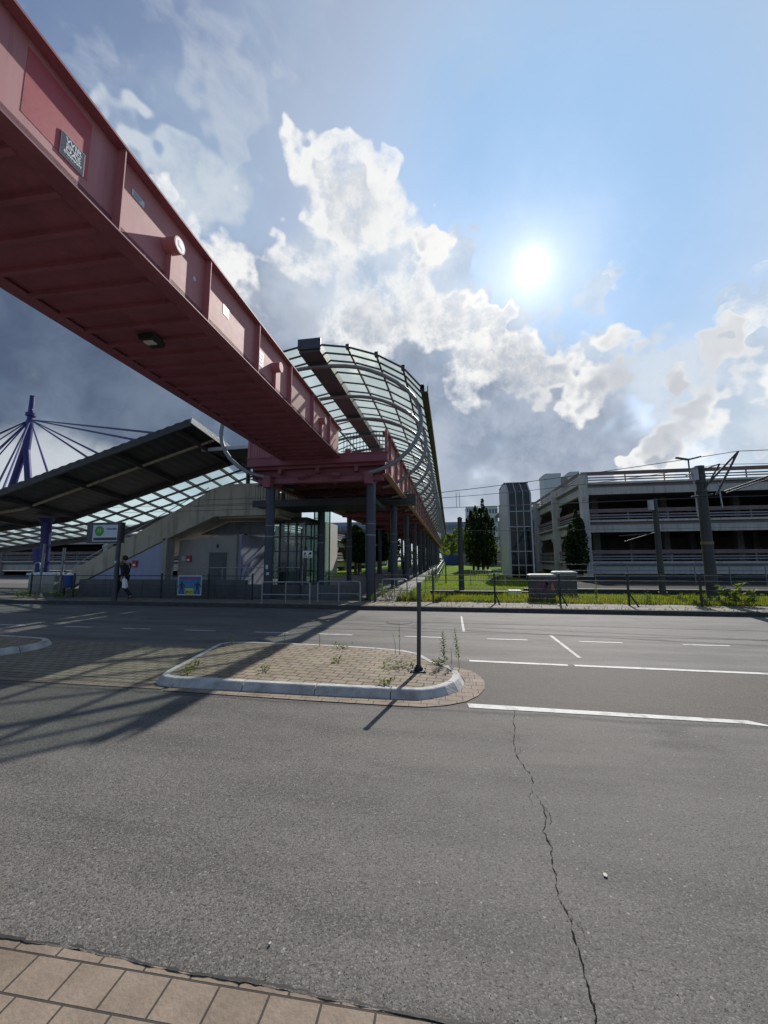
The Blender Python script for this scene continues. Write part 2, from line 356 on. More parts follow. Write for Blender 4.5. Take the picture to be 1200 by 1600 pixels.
CIRRUS = [(-47.2,52.6,2.7,0.8),(-41.6,52.4,2.7,0.9),(-36.2,52.1,2.8,1),(-31.0,51.7,2.4,0.9),(-54.1,48.4,1.9,0.3),(-28.7,54.1,3.2,0.4),(-39.2,54.3,3.1,0.5)]
def dirv(az, el): az, el = R(az), R(el); return (math.sin(az)*math.cos(el), math.cos(az)*math.cos(el), math.sin(el))

world = bpy.data.worlds.new('World'); SC.world = world; world.use_nodes = True
W = NT(world.node_tree)
bg = world.node_tree.nodes['Background']
geo = W.new('ShaderNodeTexCoord'); D0 = W.vm('NORMALIZE', geo.outputs['Generated'])
sky = W.new('ShaderNodeTexSky', sky_type='NISHITA'); sky.sun_disc = False
sky.sun_elevation = EL; sky.sun_rotation = AZ; sky.air_density = 1.; sky.dust_density = 1.6; sky.ozone_density = 1.6
skyc = W.vm('SCALE', sky.outputs[0], scale=.118)

def blob_group(name, blobs, soft):
    """largest smooth bump over a list of sky positions (azimuth, elevation, radius, weight)"""
    g = bpy.data.node_groups.new(name, 'ShaderNodeTree')
    g.interface.new_socket('Vector', in_out='INPUT', socket_type='NodeSocketVector')
    g.interface.new_socket('Value', in_out='OUTPUT', socket_type='NodeSocketFloat')
    T = NT(g); gi = T.new('NodeGroupInput'); go = T.new('NodeGroupOutput')
    acc = None
    for az, el, r, w in blobs:
        d = T.vm('DOT_PRODUCT', gi.outputs[0], dirv(az, el))
        v = T.mr(d, math.cos(R(r*soft)), math.cos(R(r*.25)), 0., w)
        if acc is None: acc = v
        else:
            acc = T.math('MAXIMUM', acc, v)
    T.l.new(acc, go.inputs[0]); return g
def use(g, v):
    n = W.new('ShaderNodeGroup'); n.node_tree = g; W.put(n.inputs[0], v); return n.outputs[0]
gW = blob_group('white_field', WHITE, 1.38); gG = blob_group('grey_field', GREY, 1.6)
gS = blob_group('spot_field', SPOT, 2.1); gD = blob_group('dark_field', DARK, 1.7)
gL = blob_group('low_light_field', [(-52,9.,4.5,1),(-47,8.,4.,1),(-43,6.,3.5,.8)], 1.8)
gV = blob_group('veil_field', VEIL, 1.7); gC = blob_group('cirrus_field', CIRRUS, 1.7)

def warp(v, scale, amt, off=(0,0,0)):
    n = W.new('ShaderNodeTexNoise'); W.put(n.inputs['Vector'], W.vm('ADD', v, off)); n.inputs['Scale'].default_value = scale
    n.inputs['Detail'].default_value = 3; n.inputs['Roughness'].default_value = .6
    return W.vm('ADD', v, W.vm('SCALE', W.vm('SUBTRACT', n.outputs['Color'], (.5,.5,.5)), scale=amt))
def puff(v):
    a = W.noise(v, 11, 9, .70)
    b = W.new('ShaderNodeTexVoronoi', feature='F1'); W.put(b.inputs['Vector'], v); b.inputs['Scale'].default_value = 17
    return W.math('ADD', W.math('MULTIPLY', a, .9), W.math('MULTIPLY', b.outputs['Distance'], -.10))
Dw = warp(D0, 7, .035)
def cum(v, p):
    return W.math('ADD', use(gW, v), W.math('MULTIPLY', W.math('SUBTRACT', p, .36), 2.3))
p0 = puff(Dw); d0 = cum(Dw, p0)
toward = W.vm('SCALE', W.vm('NORMALIZE', W.vm('SUBTRACT', tuple(SUN), D0)), scale=.020)
v1 = W.vm('ADD', Dw, toward); p1 = puff(v1); d1 = cum(v1, p1)
lit = W.mr(W.math('SUBTRACT', d0, d1), -.5, .55)
n_soft = W.noise(warp(D0, 4, .12), 5, 5, .6)
n_mid = W.noise(Dw, 8, 7, .62)
# thin high veil over the blue
veil = W.math('MULTIPLY', W.mr(W.math('ADD', use(gV, D0), W.math('MULTIPLY', W.math('SUBTRACT', n_soft, .5), 1.1)), .0, 1.), .62)
col = W.mix(veil, skyc, (.42,.55,.68,1))
ang = W.vm('DOT_PRODUCT', D0, tuple(SUN))
h1 = W.mr(ang, math.cos(R(30)), 1., 0., 1.)
col = W.mix(W.math('MULTIPLY', h1, .85), col, (.20,.435,.76,1))
# wispy cirrus
wv = warp(D0, 4, .05, (3,1,7)); e_ = (.66, .55, -.50)
sv = W.vm('SUBTRACT', wv, W.vm('SCALE', e_, scale=W.math('MULTIPLY', W.vm('DOT_PRODUCT', wv, e_), .78)))
streak = W.noise(sv, 17, 7, .64)
cir = W.mr(W.math('ADD', W.math('MULTIPLY', use(gC, warp(D0, 5, .05, (5,2,1))), .9), W.math('MULTIPLY', W.math('SUBTRACT', streak, .5), 2.2)), .15, 1.5)
col = W.mix(W.math('MULTIPLY', cir, .6), col, (.60,.64,.70,1))
# broad pale bank the cumulus grows out of
under = W.mr(W.math('ADD', use(gW, warp(D0, 6, .03, (1,9,4))), W.math('MULTIPLY', W.math('SUBTRACT', n_mid, .5), 1.1)), .05, .95)
el0 = W.new('ShaderNodeSeparateXYZ'); W.put(el0.inputs[0], D0)
col = W.mix(W.math('MULTIPLY', under, .72), col, W.mix(W.mr(n_mid, .35, .65), (.42,.50,.60,1), (.64,.69,.74,1)))
grey = W.mr(W.math('ADD', use(gG, Dw), W.math('MULTIPLY', W.math('SUBTRACT', n_mid, .5), 1.1)), .02, .95)
gcol = W.mix(W.mr(n_mid, .35, .68), (.21,.26,.355,1), (.38,.43,.52,1))
col = W.mix(W.math('MULTIPLY', grey, .92), col, gcol)
dark = W.mr(W.math('ADD', use(gD, warp(D0, 5, .05, (2,7,3))), W.math('MULTIPLY', W.math('SUBTRACT', n_mid, .5), .5)), .05, .9)
col = W.mix(W.math('MULTIPLY', dark, .93), col, W.mix(W.mr(n_soft, .3, .7), (.062,.088,.145,1), (.14,.18,.25,1)))
col = W.mix(W.mr(el0.outputs[2], .20, .02, 0., .8), col, (.34,.41,.52,1))
low = W.mr(W.math('ADD', use(gL, D0), W.math('MULTIPLY', W.math('SUBTRACT', n_mid, .5), 1.2)), .1, 1.)
col = W.mix(W.math('MULTIPLY', low, .85), col, (.58,.62,.66,1))
# cumulus heads: soft underneath, crisp and bright on the sunward side, blue-grey in thick parts
wm = W.math('MULTIPLY', W.mr(d0, W.mr(lit, 0., 1., .32, .46), W.mr(lit, 0., 1., 1.5, 1.2)), W.mr(use(gW, Dw), .03, .3))
core = W.mr(d0, .75, 1.75)
bright = W.mix(core, (.88,.88,.87,1), (.76,.77,.78,1)); shade = W.mix(core, (.60,.64,.70,1), (.40,.44,.51,1))
wcol = W.mix(lit, shade, bright)
spot = W.mr(W.math('ADD', use(gS, Dw), W.math('MULTIPLY', W.math('SUBTRACT', n_mid, .5), .6)), .0, 1.2)
wcol = W.mix(W.math('MULTIPLY', spot, .55), wcol, (.28,.32,.40,1))
near = W.mr(ang, math.cos(R(20)), math.cos(R(2)))
wcol = W.mix(W.math('MULTIPLY', near, .15), wcol, (1.0,.96,.88,1))
wfac = W.math('MULTIPLY', wm, W.math('SUBTRACT', 1., W.math('MULTIPLY', dark, .75)))
col = W.mix(wfac, col, wcol)
# sun seen through thin haze
deg = W.math('MULTIPLY', W.math('ARCCOSINE', W.math('MINIMUM', ang, 1.)), 57.2958)
g1 = W.math('POWER', 2.718, W.math('DIVIDE', deg, -1.2)); g2 = W.math('POWER', 2.718, W.math('DIVIDE', deg, -5.5))
col = W.vm('ADD', col, W.vm('SCALE', (1.0,.90,.78), scale=W.math('MULTIPLY', g1, 1.1)))
col = W.vm('ADD', col, W.vm('SCALE', (1.0,.93,.84), scale=W.math('MULTIPLY', g2, .26)))
disc = W.mr(deg, 1.6, .5)
col = W.vm('ADD', col, W.vm('SCALE', (1.,.97,.90), scale=W.math('MULTIPLY', disc, 2.)))
# below the horizon: dull ground tone
sz = W.new('ShaderNodeSeparateXYZ'); W.put(sz.inputs[0], D0)
col = W.mix(W.mr(sz.outputs[2], -.03, -.005), (.10,.10,.10,1), col)
W.put(bg.inputs['Color'], col); bg.inputs['Strength'].default_value = 1.0

sl = bpy.data.lights.new('sun', 'SUN'); sl.energy = 4.9; sl.angle = R(.53); sl.color = (1., .945, .87)
so = bpy.data.objects.new('sun', sl); COL.objects.link(so); so.rotation_euler = (-SUN).to_track_quat('-Z', 'Y').to_euler(); so.location = (10, 40, 40)

# ------------------------------------------------------------------ camera
cp, sp = math.cos(R(7.)), math.sin(R(7.))
c_r, c_u, c_f = Vector((1,0,0)), Vector((0,-sp,cp)), Vector((0,cp,sp))
ro = R(-.25); c_r, c_u = c_r*math.cos(ro) + c_u*math.sin(ro), c_u*math.cos(ro) - c_r*math.sin(ro)
ym = Matrix.Rotation(R(9.64), 3, 'Z'); c_r, c_u, c_f = ym @ c_r, ym @ c_u, ym @ c_f
cam = bpy.data.cameras.new('camera'); co = bpy.data.objects.new('camera', cam); COL.objects.link(co)
mw = Matrix((c_r, c_u, -c_f)).transposed().to_4x4(); mw.translation = (0, 0, 1.65); co.matrix_world = mw
cam.sensor_fit = 'VERTICAL'; cam.sensor_height = 36; cam.lens = 13.5; cam.clip_start = .05; cam.clip_end = 2000
SC.camera = co
SC.view_settings.view_transform = 'Standard'; SC.view_settings.look = 'None'; SC.view_settings.exposure = .12; SC.view_settings.gamma = 1
world.cycles.sampling_method = 'MANUAL'; world.cycles.sample_map_resolution = 512
SC.cycles.max_bounces = 8; SC.cycles.transparent_max_bounces = 24; SC.cycles.use_denoising = True
# ================================================================== GROUND, ROADS (setting)
XL, XR = -90., 90.
def sheet(name, x0, y0, x1, y1, z, mat, thick=0.):
    m = MB(); m.face([(x0,y0,z),(x1,y0,z),(x1,y1,z),(x0,y1,z)]); return struct(m.build(name, mat))
sheet('ground', -600, -600, 600, 600, -.05, M['path'])
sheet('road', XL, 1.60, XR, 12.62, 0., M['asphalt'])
sheet('near_pavement', XL, -12., XR, 1.60, .004, M['pave_near'])
# dark broken bitumen edge between gutter slabs and asphalt
m = MB(); xs = [XL + i*.0 for i in range(0)]
x = -6.; top = []; bot = []
while x < 5.:
    n = noise.noise(Vector((x*2.2, 3.1, 0)))*.014 + noise.noise(Vector((x*9, 1.1, 4)))*.009 + noise.noise(Vector((x*31, 5, 4)))*.006
    w = .004 + .012*max(0, noise.noise(Vector((x*1.7, 7.7, 2))) + .25) + .009*noise.noise(Vector((x*17, 0, 9)))
    top.append((x, 1.602 + n + w, .0078)); bot.append((x, 1.602 + n - w*.6, .0078)); x += .022
m.grid([bot, top], smooth=False); struct(m.build('road_edge_seal', M['seal']))
# far kerb (steps of stone), footway, lawn, path under the walkway
m = MB(); x = XL
while x < XR:
    w = 1.0; j = .004*random.random(); m.box(x + .005, 12.62 - j, -.02, x + w - .005, 12.78, .125 + .004*random.random()); x += w
struct(m.build('far_kerb', M['kerbdark']))
sheet('far_pavement', XL, 12.78, XR, 14.35, .112, M['pave_far'])
sheet('path', -9.6, 14.35, -1.9, 130., .112, M['path'])
sheet('station_forecourt', XL, 14.35, -9.6, 33., .112, M['path'])
def lawn_z(x, y):
    return .105 + .05*noise.noise(Vector((x*.25, y*.25, 0))) + .55*max(0, min(1, (y - 24)/22))*max(0., min(1., 1 - abs(x - 1.5)/6.))
m = MB()
gx = [-1.9, -1.2, -.4, .4, 1.2, 2, 2.8, 3.6, 4.6, 6, 8, 10, 14, 18, 24, 30, 40, 55, 75, 90]
gy = [14.35, 15, 16, 17, 18.5, 20, 22, 24, 26, 28, 30, 33, 36, 40, 44, 48, 54, 62, 72, 90, 130]
m.grid([[(x, y, lawn_z(x, y)) for x in gx] for y in gy]); struct(m.build('lawn', M['lawn']))
sheet('shaded_ground', 5.2, 19.2, XR, 33.4, .20, M['ground_shade'])  # dark sheet: shade before the car park put into the ground colour
sheet('far_lawn', -40, 33., -9.6, 130., .108, M['lawn'])
# paved crossing between the two islands
sheet('median_paving', -8.4, 4.74, -3.4, 6.98, .004, M['pave_median'])
m = MB()
for y0, h in ((4.60, .12), (4.735, .005)):
    pass
m.face([(-8.6,4.62,.0065),(-3.7,4.62,.0065),(-3.7,4.745,.0065),(-8.6,4.745,.0065)])
struct(m.build('median_edge_slabs', M['pave_near']))
m = MB()
for yy, ww in ((4.752, .014), (4.93, .008)):
    m.face([(-8.6,yy,.0095),(-3.95,yy,.0095),(-3.95,yy+ww,.0095),(-8.6,yy+ww,.0095)])
struct(m.build('median_joint', M['seal']))
# longitudinal seam with worn edge in the far carriageway
m = MB(); x = -30.; a_ = []; b_ = []
while x < 40.:
    w = .012 + .012*abs(noise.noise(Vector((x*1.7, 2, 5)))); c_ = 9.12 + .02*noise.noise(Vector((x*.6, 8, 5)))
    a_.append((x, c_ - w, .004)); b_.append((x, c_ + w, .004)); x += .11
m.grid([a_, b_], smooth=False); struct(m.build('road_seam', M['seal']))
# meandering crack in the near lane
pts = [(.60,4.33),(.585,4.12),(.53,3.86),(.51,3.61),(.55,3.40),(.575,3.28),(.54,3.10),(.575,2.95),(.565,2.80),(.52,2.68),(.535,2.55),(.51,2.45),(.505,2.32),(.48,2.22),(.505,2.12),(.50,2.05),(.495,1.91),(.485,1.80),(.48,1.71),(.47,1.63)]
def crack_strip(m, pts, w0, w1, seed):
    L_ = []; R_ = []; n = 0
    for i in range(len(pts)-1):
        (x0,y0),(x1,y1) = pts[i], pts[i+1]; k = max(2, int(math.hypot(x1-x0, y1-y0)/.009))
        for j in range(k):
            t = j/k; f = (i + t)/(len(pts)-1)
            jx = .010*noise.noise(Vector((seed, (i+t)*3.1, 0))) + .006*noise.noise(Vector((seed, (i+t)*11, 3)))
            w = (w0 + (w1-w0)*f)*max(.12, .35 + 1.7*noise.noise(Vector((seed+4, (i+t)*3.3, 7))) + .5*noise.noise(Vector((seed+2, (i+t)*17, 7))) + .45)
            x = x0 + (x1-x0)*t + jx; y = y0 + (y1-y0)*t
            L_.append((x-w, y, .004)); R_.append((x+w, y, .004))
    m.grid([L_, R_], smooth=False)
m = MB(); crack_strip(m, pts, .0020, .0029, 1.3)
crack_strip(m, [(.60,4.33),(.64,4.5),(.66,4.62)], .0025, .001, 5.)
crack_strip(m, [(.51,3.61),(.555,3.66),(.575,3.78)], .0016, .0006, 3.)
crack_strip(m, [(.54,3.10),(.50,3.02),(.515,2.93)], .0016, .0006, 6.)
crack_strip(m, [(.505,2.12),(.54,2.06),(.55,1.98)], .0015, .0006, 7.)
crack_strip(m, [(.575,2.95),(.60,2.86),(.59,2.78),(.565,2.74)], .0018, .0012, 9.)
struct(m.build('road_crack', M['crack']))
# painted lines
def line(name, quads, mat):
    m = MB()
    for q in quads: m.face([(x, y, .0042) for x, y in q])
    return struct(m.build(name, mat))
line('lane_line', [[(.17,4.61),(2.86,4.61),(3.12,4.56),(2.95,4.70),(.15,4.735)]], M['paintline'])
line('lane_line', [[(.27,6.59),(1.76,6.55),(1.77,6.64),(.27,6.69)], [(1.86,6.55),(14.,6.36),(14.,6.46),(1.86,6.645)]], M['paintline'])
dq = []
for x in (-9.6,-7.95,-6.25,-4.45,-2.95,-1.0,.72,2.5,4.35,6.6,8.9,-11.6,-13.6):
    dq.append([(x,8.42),(x+.80,8.42),(x+.80,8.49),(x,8.49)])
line('lane_dash', dq, M['paintline'])
line('stop_line', [[(2.06,7.1),(2.12,7.1),(2.13,9.0),(2.06,9.0)], [(.24,9.2),(.30,9.2),(.31,11.6),(.26,11.6)]], M['paintthin'])
# manhole
mh = MB(); mh.disc((-1.35,10.3,.005), .36, (0,0,1), 28); o = struct(mh.build('manhole_ring', M['seal']))
mh = MB(); mh.disc((-1.35,10.3,.009), .30, (0,0,1), 28); o = mh.build('manhole_cover', M['concrete_dark']); tag(o, 'round concrete manhole cover set in the far lane of the road', 'manhole')

# ================================================================== TRAFFIC ISLANDS
def island(name, label, outline, joints, group=None):
    """outline: outer foot of the kerb, anticlockwise; kerb slopes inwards to a flat top, paving inside"""
    cx = sum(p[0] for p in outline)/len(outline); cy = sum(p[1] for p in outline)/len(outline)
    T = thing(name, label, 'traffic island', (cx, cy, 0))
    n = len(outline)
    def inset(d):
        r = []
        for i in range(n):
            a = Vector(outline[i-1]); b = Vector(outline[i]); c = Vector(outline[(i+1) % n])
            t = ((b-a).normalized() + (c-b).normalized()).normalized(); nn = Vector((-t.y, t.x)); r.append(b + nn*d)
        return r
    i0, i1, i2, i3 = inset(0), inset(.07), inset(.084), inset(.16)
    prof = [(i0, -.01), (i1, .092), (i2, .101), (i3, .101), (i3, .03)]
    cuts = sorted(joints); cuts.append(cuts[0] + n)
    for a, b in zip(cuts[:-1], cuts[1:]):
        m = MB(); ids = list(range(a, b+1))
        def P(ring, z, k, e):
            p = ring[k % n]; q = ring[(k + (1 if e > 0 else -1)) % n]; j_ = .006*noise.noise(Vector((p.x*5, p.y*5, z*9))); z = z + j_
            return (p.x + (q.x-p.x)*abs(e), p.y + (q.y-p.y)*abs(e), z)
        rows = []
        for ring, z in prof:
            row = [P(ring, z, k, 0) for k in ids]
            d0 = (Vector(row[1]) - Vector(row[0])).normalized()*.006; d1 = (Vector(row[-1]) - Vector(row[-2])).normalized()*.006
            row[0] = tuple(Vector(row[0]) + d0); row[-1] = tuple(Vector(row[-1]) - d1); rows.append(row)
        for r0, r1 in zip(rows[:-1], rows[1:]): m.grid([r0, r1], smooth=False)
        m.face([r[0] for r in rows]); m.face([r[-1] for r in rows][::-1])
        m.build('kerb_stone', M['kerbwhite'], T)
    m = MB(); m.face([(p.x, p.y, .096) for p in i3]); m.build('paving', M['pave_island'], T)
    return T, i3
out = []
def arc(cx, cy, r, a0, a1, k, ry=None):
    return [(cx + r*math.cos(R(a0 + (a1-a0)*i/k)), cy + (ry or r)*math.sin(R(a0 + (a1-a0)*i/k))) for i in range(k+1)]
out = [(-3.62,4.70),(-2.64,4.70),(-1.68,4.70),(-.74,4.72)] + arc(-.62, 5.50, .78, -72, 60, 9, .80) + [(-.50,6.66),(-.80,6.86),(-1.3,6.98),(-2.0,7.06),(-3.0,7.10),(-3.9,7.08)] + [(-4.22,7.0),(-4.36,6.82),(-4.32,6.5),(-4.16,5.6),(-4.06,5.05),(-3.98,4.84),(-3.84,4.74)]
isl, inner = island('traffic_island', 'kerbed traffic island in mid road, brown block paving and a short grey post', out, [0,1,2,3,7,10,14,16,18,20,23])
# ring of flat gutter blocks round the near side and nose
m = MB(); ring = []
n = len(out)
for i in range(0, 14):
    a = Vector(out[i-1]); b = Vector(out[i]); c = Vector(out[i+1]); t = ((b-a).normalized() + (c-b).normalized()).normalized(); nn = Vector((t.y, -t.x))
    w = .13 + (.13 if i > 5 else .02*i); w = min(w, .26) if i < 12 else .26 - .09*(i-11)
    ring.append((b, b + nn*w))
m.grid([[(p.x, p.y, .0085) for p, q in ring], [(q.x, q.y, .0085) for p, q in ring]], smooth=False)
m.build('gutter', M['pave_near'], isl)
out2 = arc(-8.25, 6.2, .62, -80, 80, 8, .66) + [(-9.2,6.95),(-12.,7.0),(-20.,7.0),(-20.,5.4),(-12.,5.42)]
isl2, _ = island('traffic_island', 'rounded end of a second whitewashed traffic island at the left edge, no post on it', out2, [0,3,6,9,10,11,12])

# grit and small stones gathered along the kerbs and the gutter
m = MB(); rnd = random.Random(5)
def stone(x, y, z, r):
    a = rnd.random()*6.28; p = [(x + r*(.7+.5*rnd.random())*math.cos(a+k*1.57), y + r*(.7+.5*rnd.random())*math.sin(a+k*1.57), z) for k in range(4)]
    t = (x + r*.2, y, z + r*.8)
    for k in range(4): m.face([p[k], p[(k+1) % 4], t])
for k in range(420):
    i = rnd.randrange(0, len(out)); a = Vector(out[i-1]); c = Vector(out[i]); t = rnd.random(); q = a + (c-a)*t; nn = Vector(((c-a).y, -(c-a).x)).normalized(); d = .01 + .16*rnd.random()**2
    stone(q.x + nn.x*d, q.y + nn.y*d, .009, .003 + .006*rnd.random()**2)
for k in range(500):
    x = rnd.uniform(-3.5, 1.2); stone(x, 1.63 + .25*rnd.random()**2.2, .001, .0012 + .0035*rnd.random()**2.5)
for k in range(500): stone(rnd.uniform(-14, 12), 12.6 - .25*rnd.random()**2, .001, .004 + .009*rnd.random()**2)
for k in range(160): stone(rnd.uniform(-3.6, -.1), rnd.uniform(4.95, 6.8), .097, .003 + .005*rnd.random()**2)
struct(m.build('road_grit', M['concrete']), 'stuff')

# short sign post on the island
T = thing('metal_post', 'short dark grey steel post bolted to the traffic island', 'post', (-.47, 5.60, .096))
m = MB(); m.tube([(-.47,5.60,.080),(-.458,5.60,.6),(-.445,5.60,1.31)], .029, 12); m.build('pole', M['steelgrey'] if False else M['darksteel'], T)
m = MB(); m.tube([(-.445,5.60,1.31),(-.445,5.60,1.33)], .033, 12); m.build('cap', M['rail'], T)
m = MB(); m.box(-.58,5.51,.097,-.36,5.69,.112); m.build('base_plate', M['black'], T)
m = MB(); m.tube([(-.472,5.60,.11),(-.47,5.60,.18)], .043, 12); m.box(-.53,5.575,.112,-.41,5.625,.152); m.build('collar', M['black'], T)
for dx, dy in ((-.09,-.07),(.09,-.07),(-.09,.07),(.09,.07)):
    m = MB(); m.tube([(-.47+dx,5.60+dy,.111),(-.47+dx,5.60+dy,.132)], .012, 6); m.build('bolt', M['rail'], T)
# litter
m = MB(); m.prism([(.750,2.378),(.763,2.372),(.771,2.385),(.767,2.396),(.758,2.400),(.752,2.394)], 'z', .004, .008); tag(m.build('paper_scrap', M['ivory']), 'small pale scrap lying on the asphalt right of the crack', 'litter')
m = MB(); m.prism([(-.813,1.757),(-.803,1.754),(-.800,1.762),(-.807,1.768)], 'z', .004, .010); tag(m.build('pebble', M['ivory']), 'tiny pale pebble on the asphalt near the gutter slabs', 'litter')

# ================================================================== RED GIRDER HELPERS
def girder(parent, x_edge, sgn, y0, y1, z0, z1, matw, step, off, wd, names=True, web_in=.13, bays=None, matf=None, matb=None):
    """plate girder along y: web, flanges; outer edge of the flanges at x_edge, sgn = outward side"""
    matf = matf or M['red']
    xw = x_edge - sgn*web_in
    m = MB(); m.box(xw - sgn*.02, y0, z0 + .02, xw, y1, z1 - .03); m.build('web', matw, parent, wd)
    m = MB(); m.box(x_edge, y0, z1 - .03, xw - sgn*.12, y1, z1); m.build('top_flange', M['red_shaded'], parent, wd)
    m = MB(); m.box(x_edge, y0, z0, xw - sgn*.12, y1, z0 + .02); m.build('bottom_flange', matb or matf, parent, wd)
    y = off; k = 0
    while y < y1 - .05 and (bays is None or k < bays):
        if y > y0:
            m = MB(); m.box(xw, y - .008, z0 + .02, x_edge - sgn*.012, y + .008, z1 - .03); m.build('stiffener', matf, parent, wd); k += 1
        y += step

# ================================================================== NARROW RED FOOTBRIDGE over the road
BX, BA = -3.76, R(1.38)
FB = thing('red_footbridge', 'narrow faded red steel footbridge crossing high over the road', 'footbridge', (BX, 0, 0), BA)
ZS, ZT, BW = 5.60, 6.78, 2.50
YB0, YB1 = -16., 14.22
girder(FB, 0., 1, YB0, YB1, ZS, ZT, M['red'], 1.82, 3.62 - 1.82*10, False, matb=M['red_shaded'])
girder(FB, -BW, -1, YB0, YB1, ZS, ZT, M['red'], 1.82, 3.62 - 1.82*10, False, matb=M['red_shaded'])
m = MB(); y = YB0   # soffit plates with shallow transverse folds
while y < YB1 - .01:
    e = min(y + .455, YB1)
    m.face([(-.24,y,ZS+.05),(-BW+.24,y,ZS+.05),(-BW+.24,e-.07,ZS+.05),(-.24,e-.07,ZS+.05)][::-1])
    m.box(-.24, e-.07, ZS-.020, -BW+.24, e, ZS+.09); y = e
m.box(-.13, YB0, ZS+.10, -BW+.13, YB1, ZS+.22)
m.build('soffit', M['red_shaded'], FB, False)
# drain stubs with the plate that carries them
for k in range(-3, 4):
    y = 4.53 + 3.64*k; zc = 6.22
    m = MB(); m.tube([(-.14,y,zc),(.09,y,zc)], .118, 24, cap=False); m.tube([(.09,y,zc),(.085,y,zc)], .1181, 24); st = m.build('pipe_stub', M['red'], FB, False)
    m = MB(); m.disc((.0915,y,zc), .10, (1,0,0), 24); m.build('end_cap', M['sticker'] if k != 1 else M['red'], st, False)
    if k == 0:
        m = MB(); m.face([(.0935,y-.055,zc+.05),(.0935,y-.02,zc+.055),(.0935,y-.005,zc-.005),(.0935,y+.06,zc-.04),(.0935,y+.055,zc-.06),(.0935,y-.035,zc-.03)]); m.build('smudge', M['bluetext'], st, False)
    m = MB(); m.box(-.13, y-.008, ZS+.02, -.035, y+.008, zc-.115); m.build('stub_plate', M['red'], FB, False)
# fresh paint patch behind the sign
def onweb(y0, z0, y1, z1, t): 
    m = MB(); m.box(-.13, y0, z0, -.13 + t, y1, z1); return m
onweb(2.56, 5.93, 3.26, 6.66, .003).build('paint_patch', M['red_new'], FB, False)
# sign: slate square with pale rim and lettering
def wp(x, y, z):  # bridge local -> world
    c, s = math.cos(BA), math.sin(BA); return (BX + x*c - y*s, x*s + y*c, z)
SG = thing('slogan_sign', 'slate grey square sign with pale lettering on the red bridge side', 'sign', wp(-.12, 3.07, 6.06), BA)
m = MB(); m.box(-.004,-.135,-.135,.006,.135,.135); m.build('panel', M['letter'], SG, False)
m = MB(); m.box(.006,-.129,-.129,.0085,.129,.129); m.build('face', M['slate'], SG, False)
for txt, z, sz_, sx_ in (('WIR',.078,.078,1.25),('SIND',.024,.054,1.38),('DAS',-.026,.068,1.36),('EHRENAMT',-.072,.040,1.0)):
    text_mesh('lettering', txt, M['letter'], sz_, (.0095,0,z), (0,1,0), (0,0,1), SG, wd=False, sx=sx_, bold=.0018, extrude=.0008)
m = MB(); m.box(.0086,-.07,-.107,.0100,-.035,-.103); m.box(.0086,-.025,-.107,.0100,.03,-.103); m.build('small_print', M['letter'], SG, False)
def sticker(y, z, w, h, label, dots=None):
    o = thing('sticker', label, 'sticker', wp(-.128, y, z), BA)
    m = MB(); m.box(0,-w/2,-h/2,.003,w/2,h/2); m.build('face', M['sticker'], o, False)
    m = MB()
    for k in range(3): m.box(.003,-w*.38,-h*.3+k*h*.25,.0042,w*(.1+.1*k),-h*.2+k*h*.25)
    m.build('print', M['bluetext'], o, False)
sticker(3.97, 6.44, .21, .09, 'small pale blue strip sticker on the red girder, nearest the slogan sign')
sticker(6.12, 6.28, .20, .19, 'crumpled pale sticker in the third bay of the red girder')
sticker(7.58, 6.12, .22, .36, 'tall pale sticker beside the second pipe stub of the red bridge')
m = MB(); m.tube([(-.13,0,0),(-.125,0,0)], .035, 14)
o = m.build('round_sticker', M['sticker']); o.location = wp(0, 5.18, 6.22); o.rotation_euler = (0,0,BA); tag(o, 'round pale sticker on the red girder between first pipe stub and next rib', 'sticker')
# lamp under the bridge
LP = thing('soffit_lamp', 'square black lamp fixed under the red footbridge', 'lamp', wp(-1.27, 5.70, ZS), BA)
m = MB(); m.prism([(-.16,.0),(.16,.0),(.12,-.10),(-.12,-.10)], 'y', -.16, .16); m.build('housing', M['black'], LP, False)
m = MB(); m.box(-.09,-.10,-.118,.09,.02,-.1005); m.build('lens', M['lamp'], LP, False)

# ================================================================== ELEVATED WALKWAY (wide deck on columns)
XC = -5.15; HW = 2.90; YD0, YD1 = 14.25, 112.
WK = thing('elevated_walkway', 'wide red elevated walkway on blue grey columns, running far back', 'walkway', (XC, YD0, 0.1))
girder(WK, XC+HW, 1, YD0+.12, YD1, 4.93, 6.62, M['red'], 1.96, YD0+.9, True, bays=50)
girder(WK, XC-HW, -1, YD0+.12, YD1, 4.93, 6.62, M['red'], 1.96, YD0+.9, True, bays=50)
m = MB(); m.box(XC-HW+.15, YD0+.12, 5.30, XC+HW-.15, YD1, 5.48)
y = YD0 + 1.4
while y < YD1: m.box(XC-HW+.15, y-.06, 5.05, XC+HW-.15, y+.06, 5.30); y += 1.96
for x in (-1.6, 0, 1.6): m.box(XC+x-.07, YD0+.12, 5.10, XC+x+.07, YD1, 5.302)
m.build('deck', M['red_shaded'], WK)
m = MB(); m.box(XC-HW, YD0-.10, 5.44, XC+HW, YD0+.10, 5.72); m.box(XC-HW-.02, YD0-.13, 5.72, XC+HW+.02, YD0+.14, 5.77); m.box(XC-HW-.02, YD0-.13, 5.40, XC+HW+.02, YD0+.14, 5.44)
m.build('end_beam', M['red_shaded'], WK)
m = MB(); m.box(XC-HW+.1, YD0+.40, 4.94, XC+HW-.1, YD0+.55, 5.30); m.build('cross_beam', M['red_shaded'], WK)
m = MB(); m.box(XC+HW-.10, YD0-.09, 5.76, XC+HW, YD0+.03, 6.66); m.box(XC-HW, YD0-.09, 5.76, XC-HW+.10, YD0+.03, 6.66); m.build('end_post', M['red'], WK)
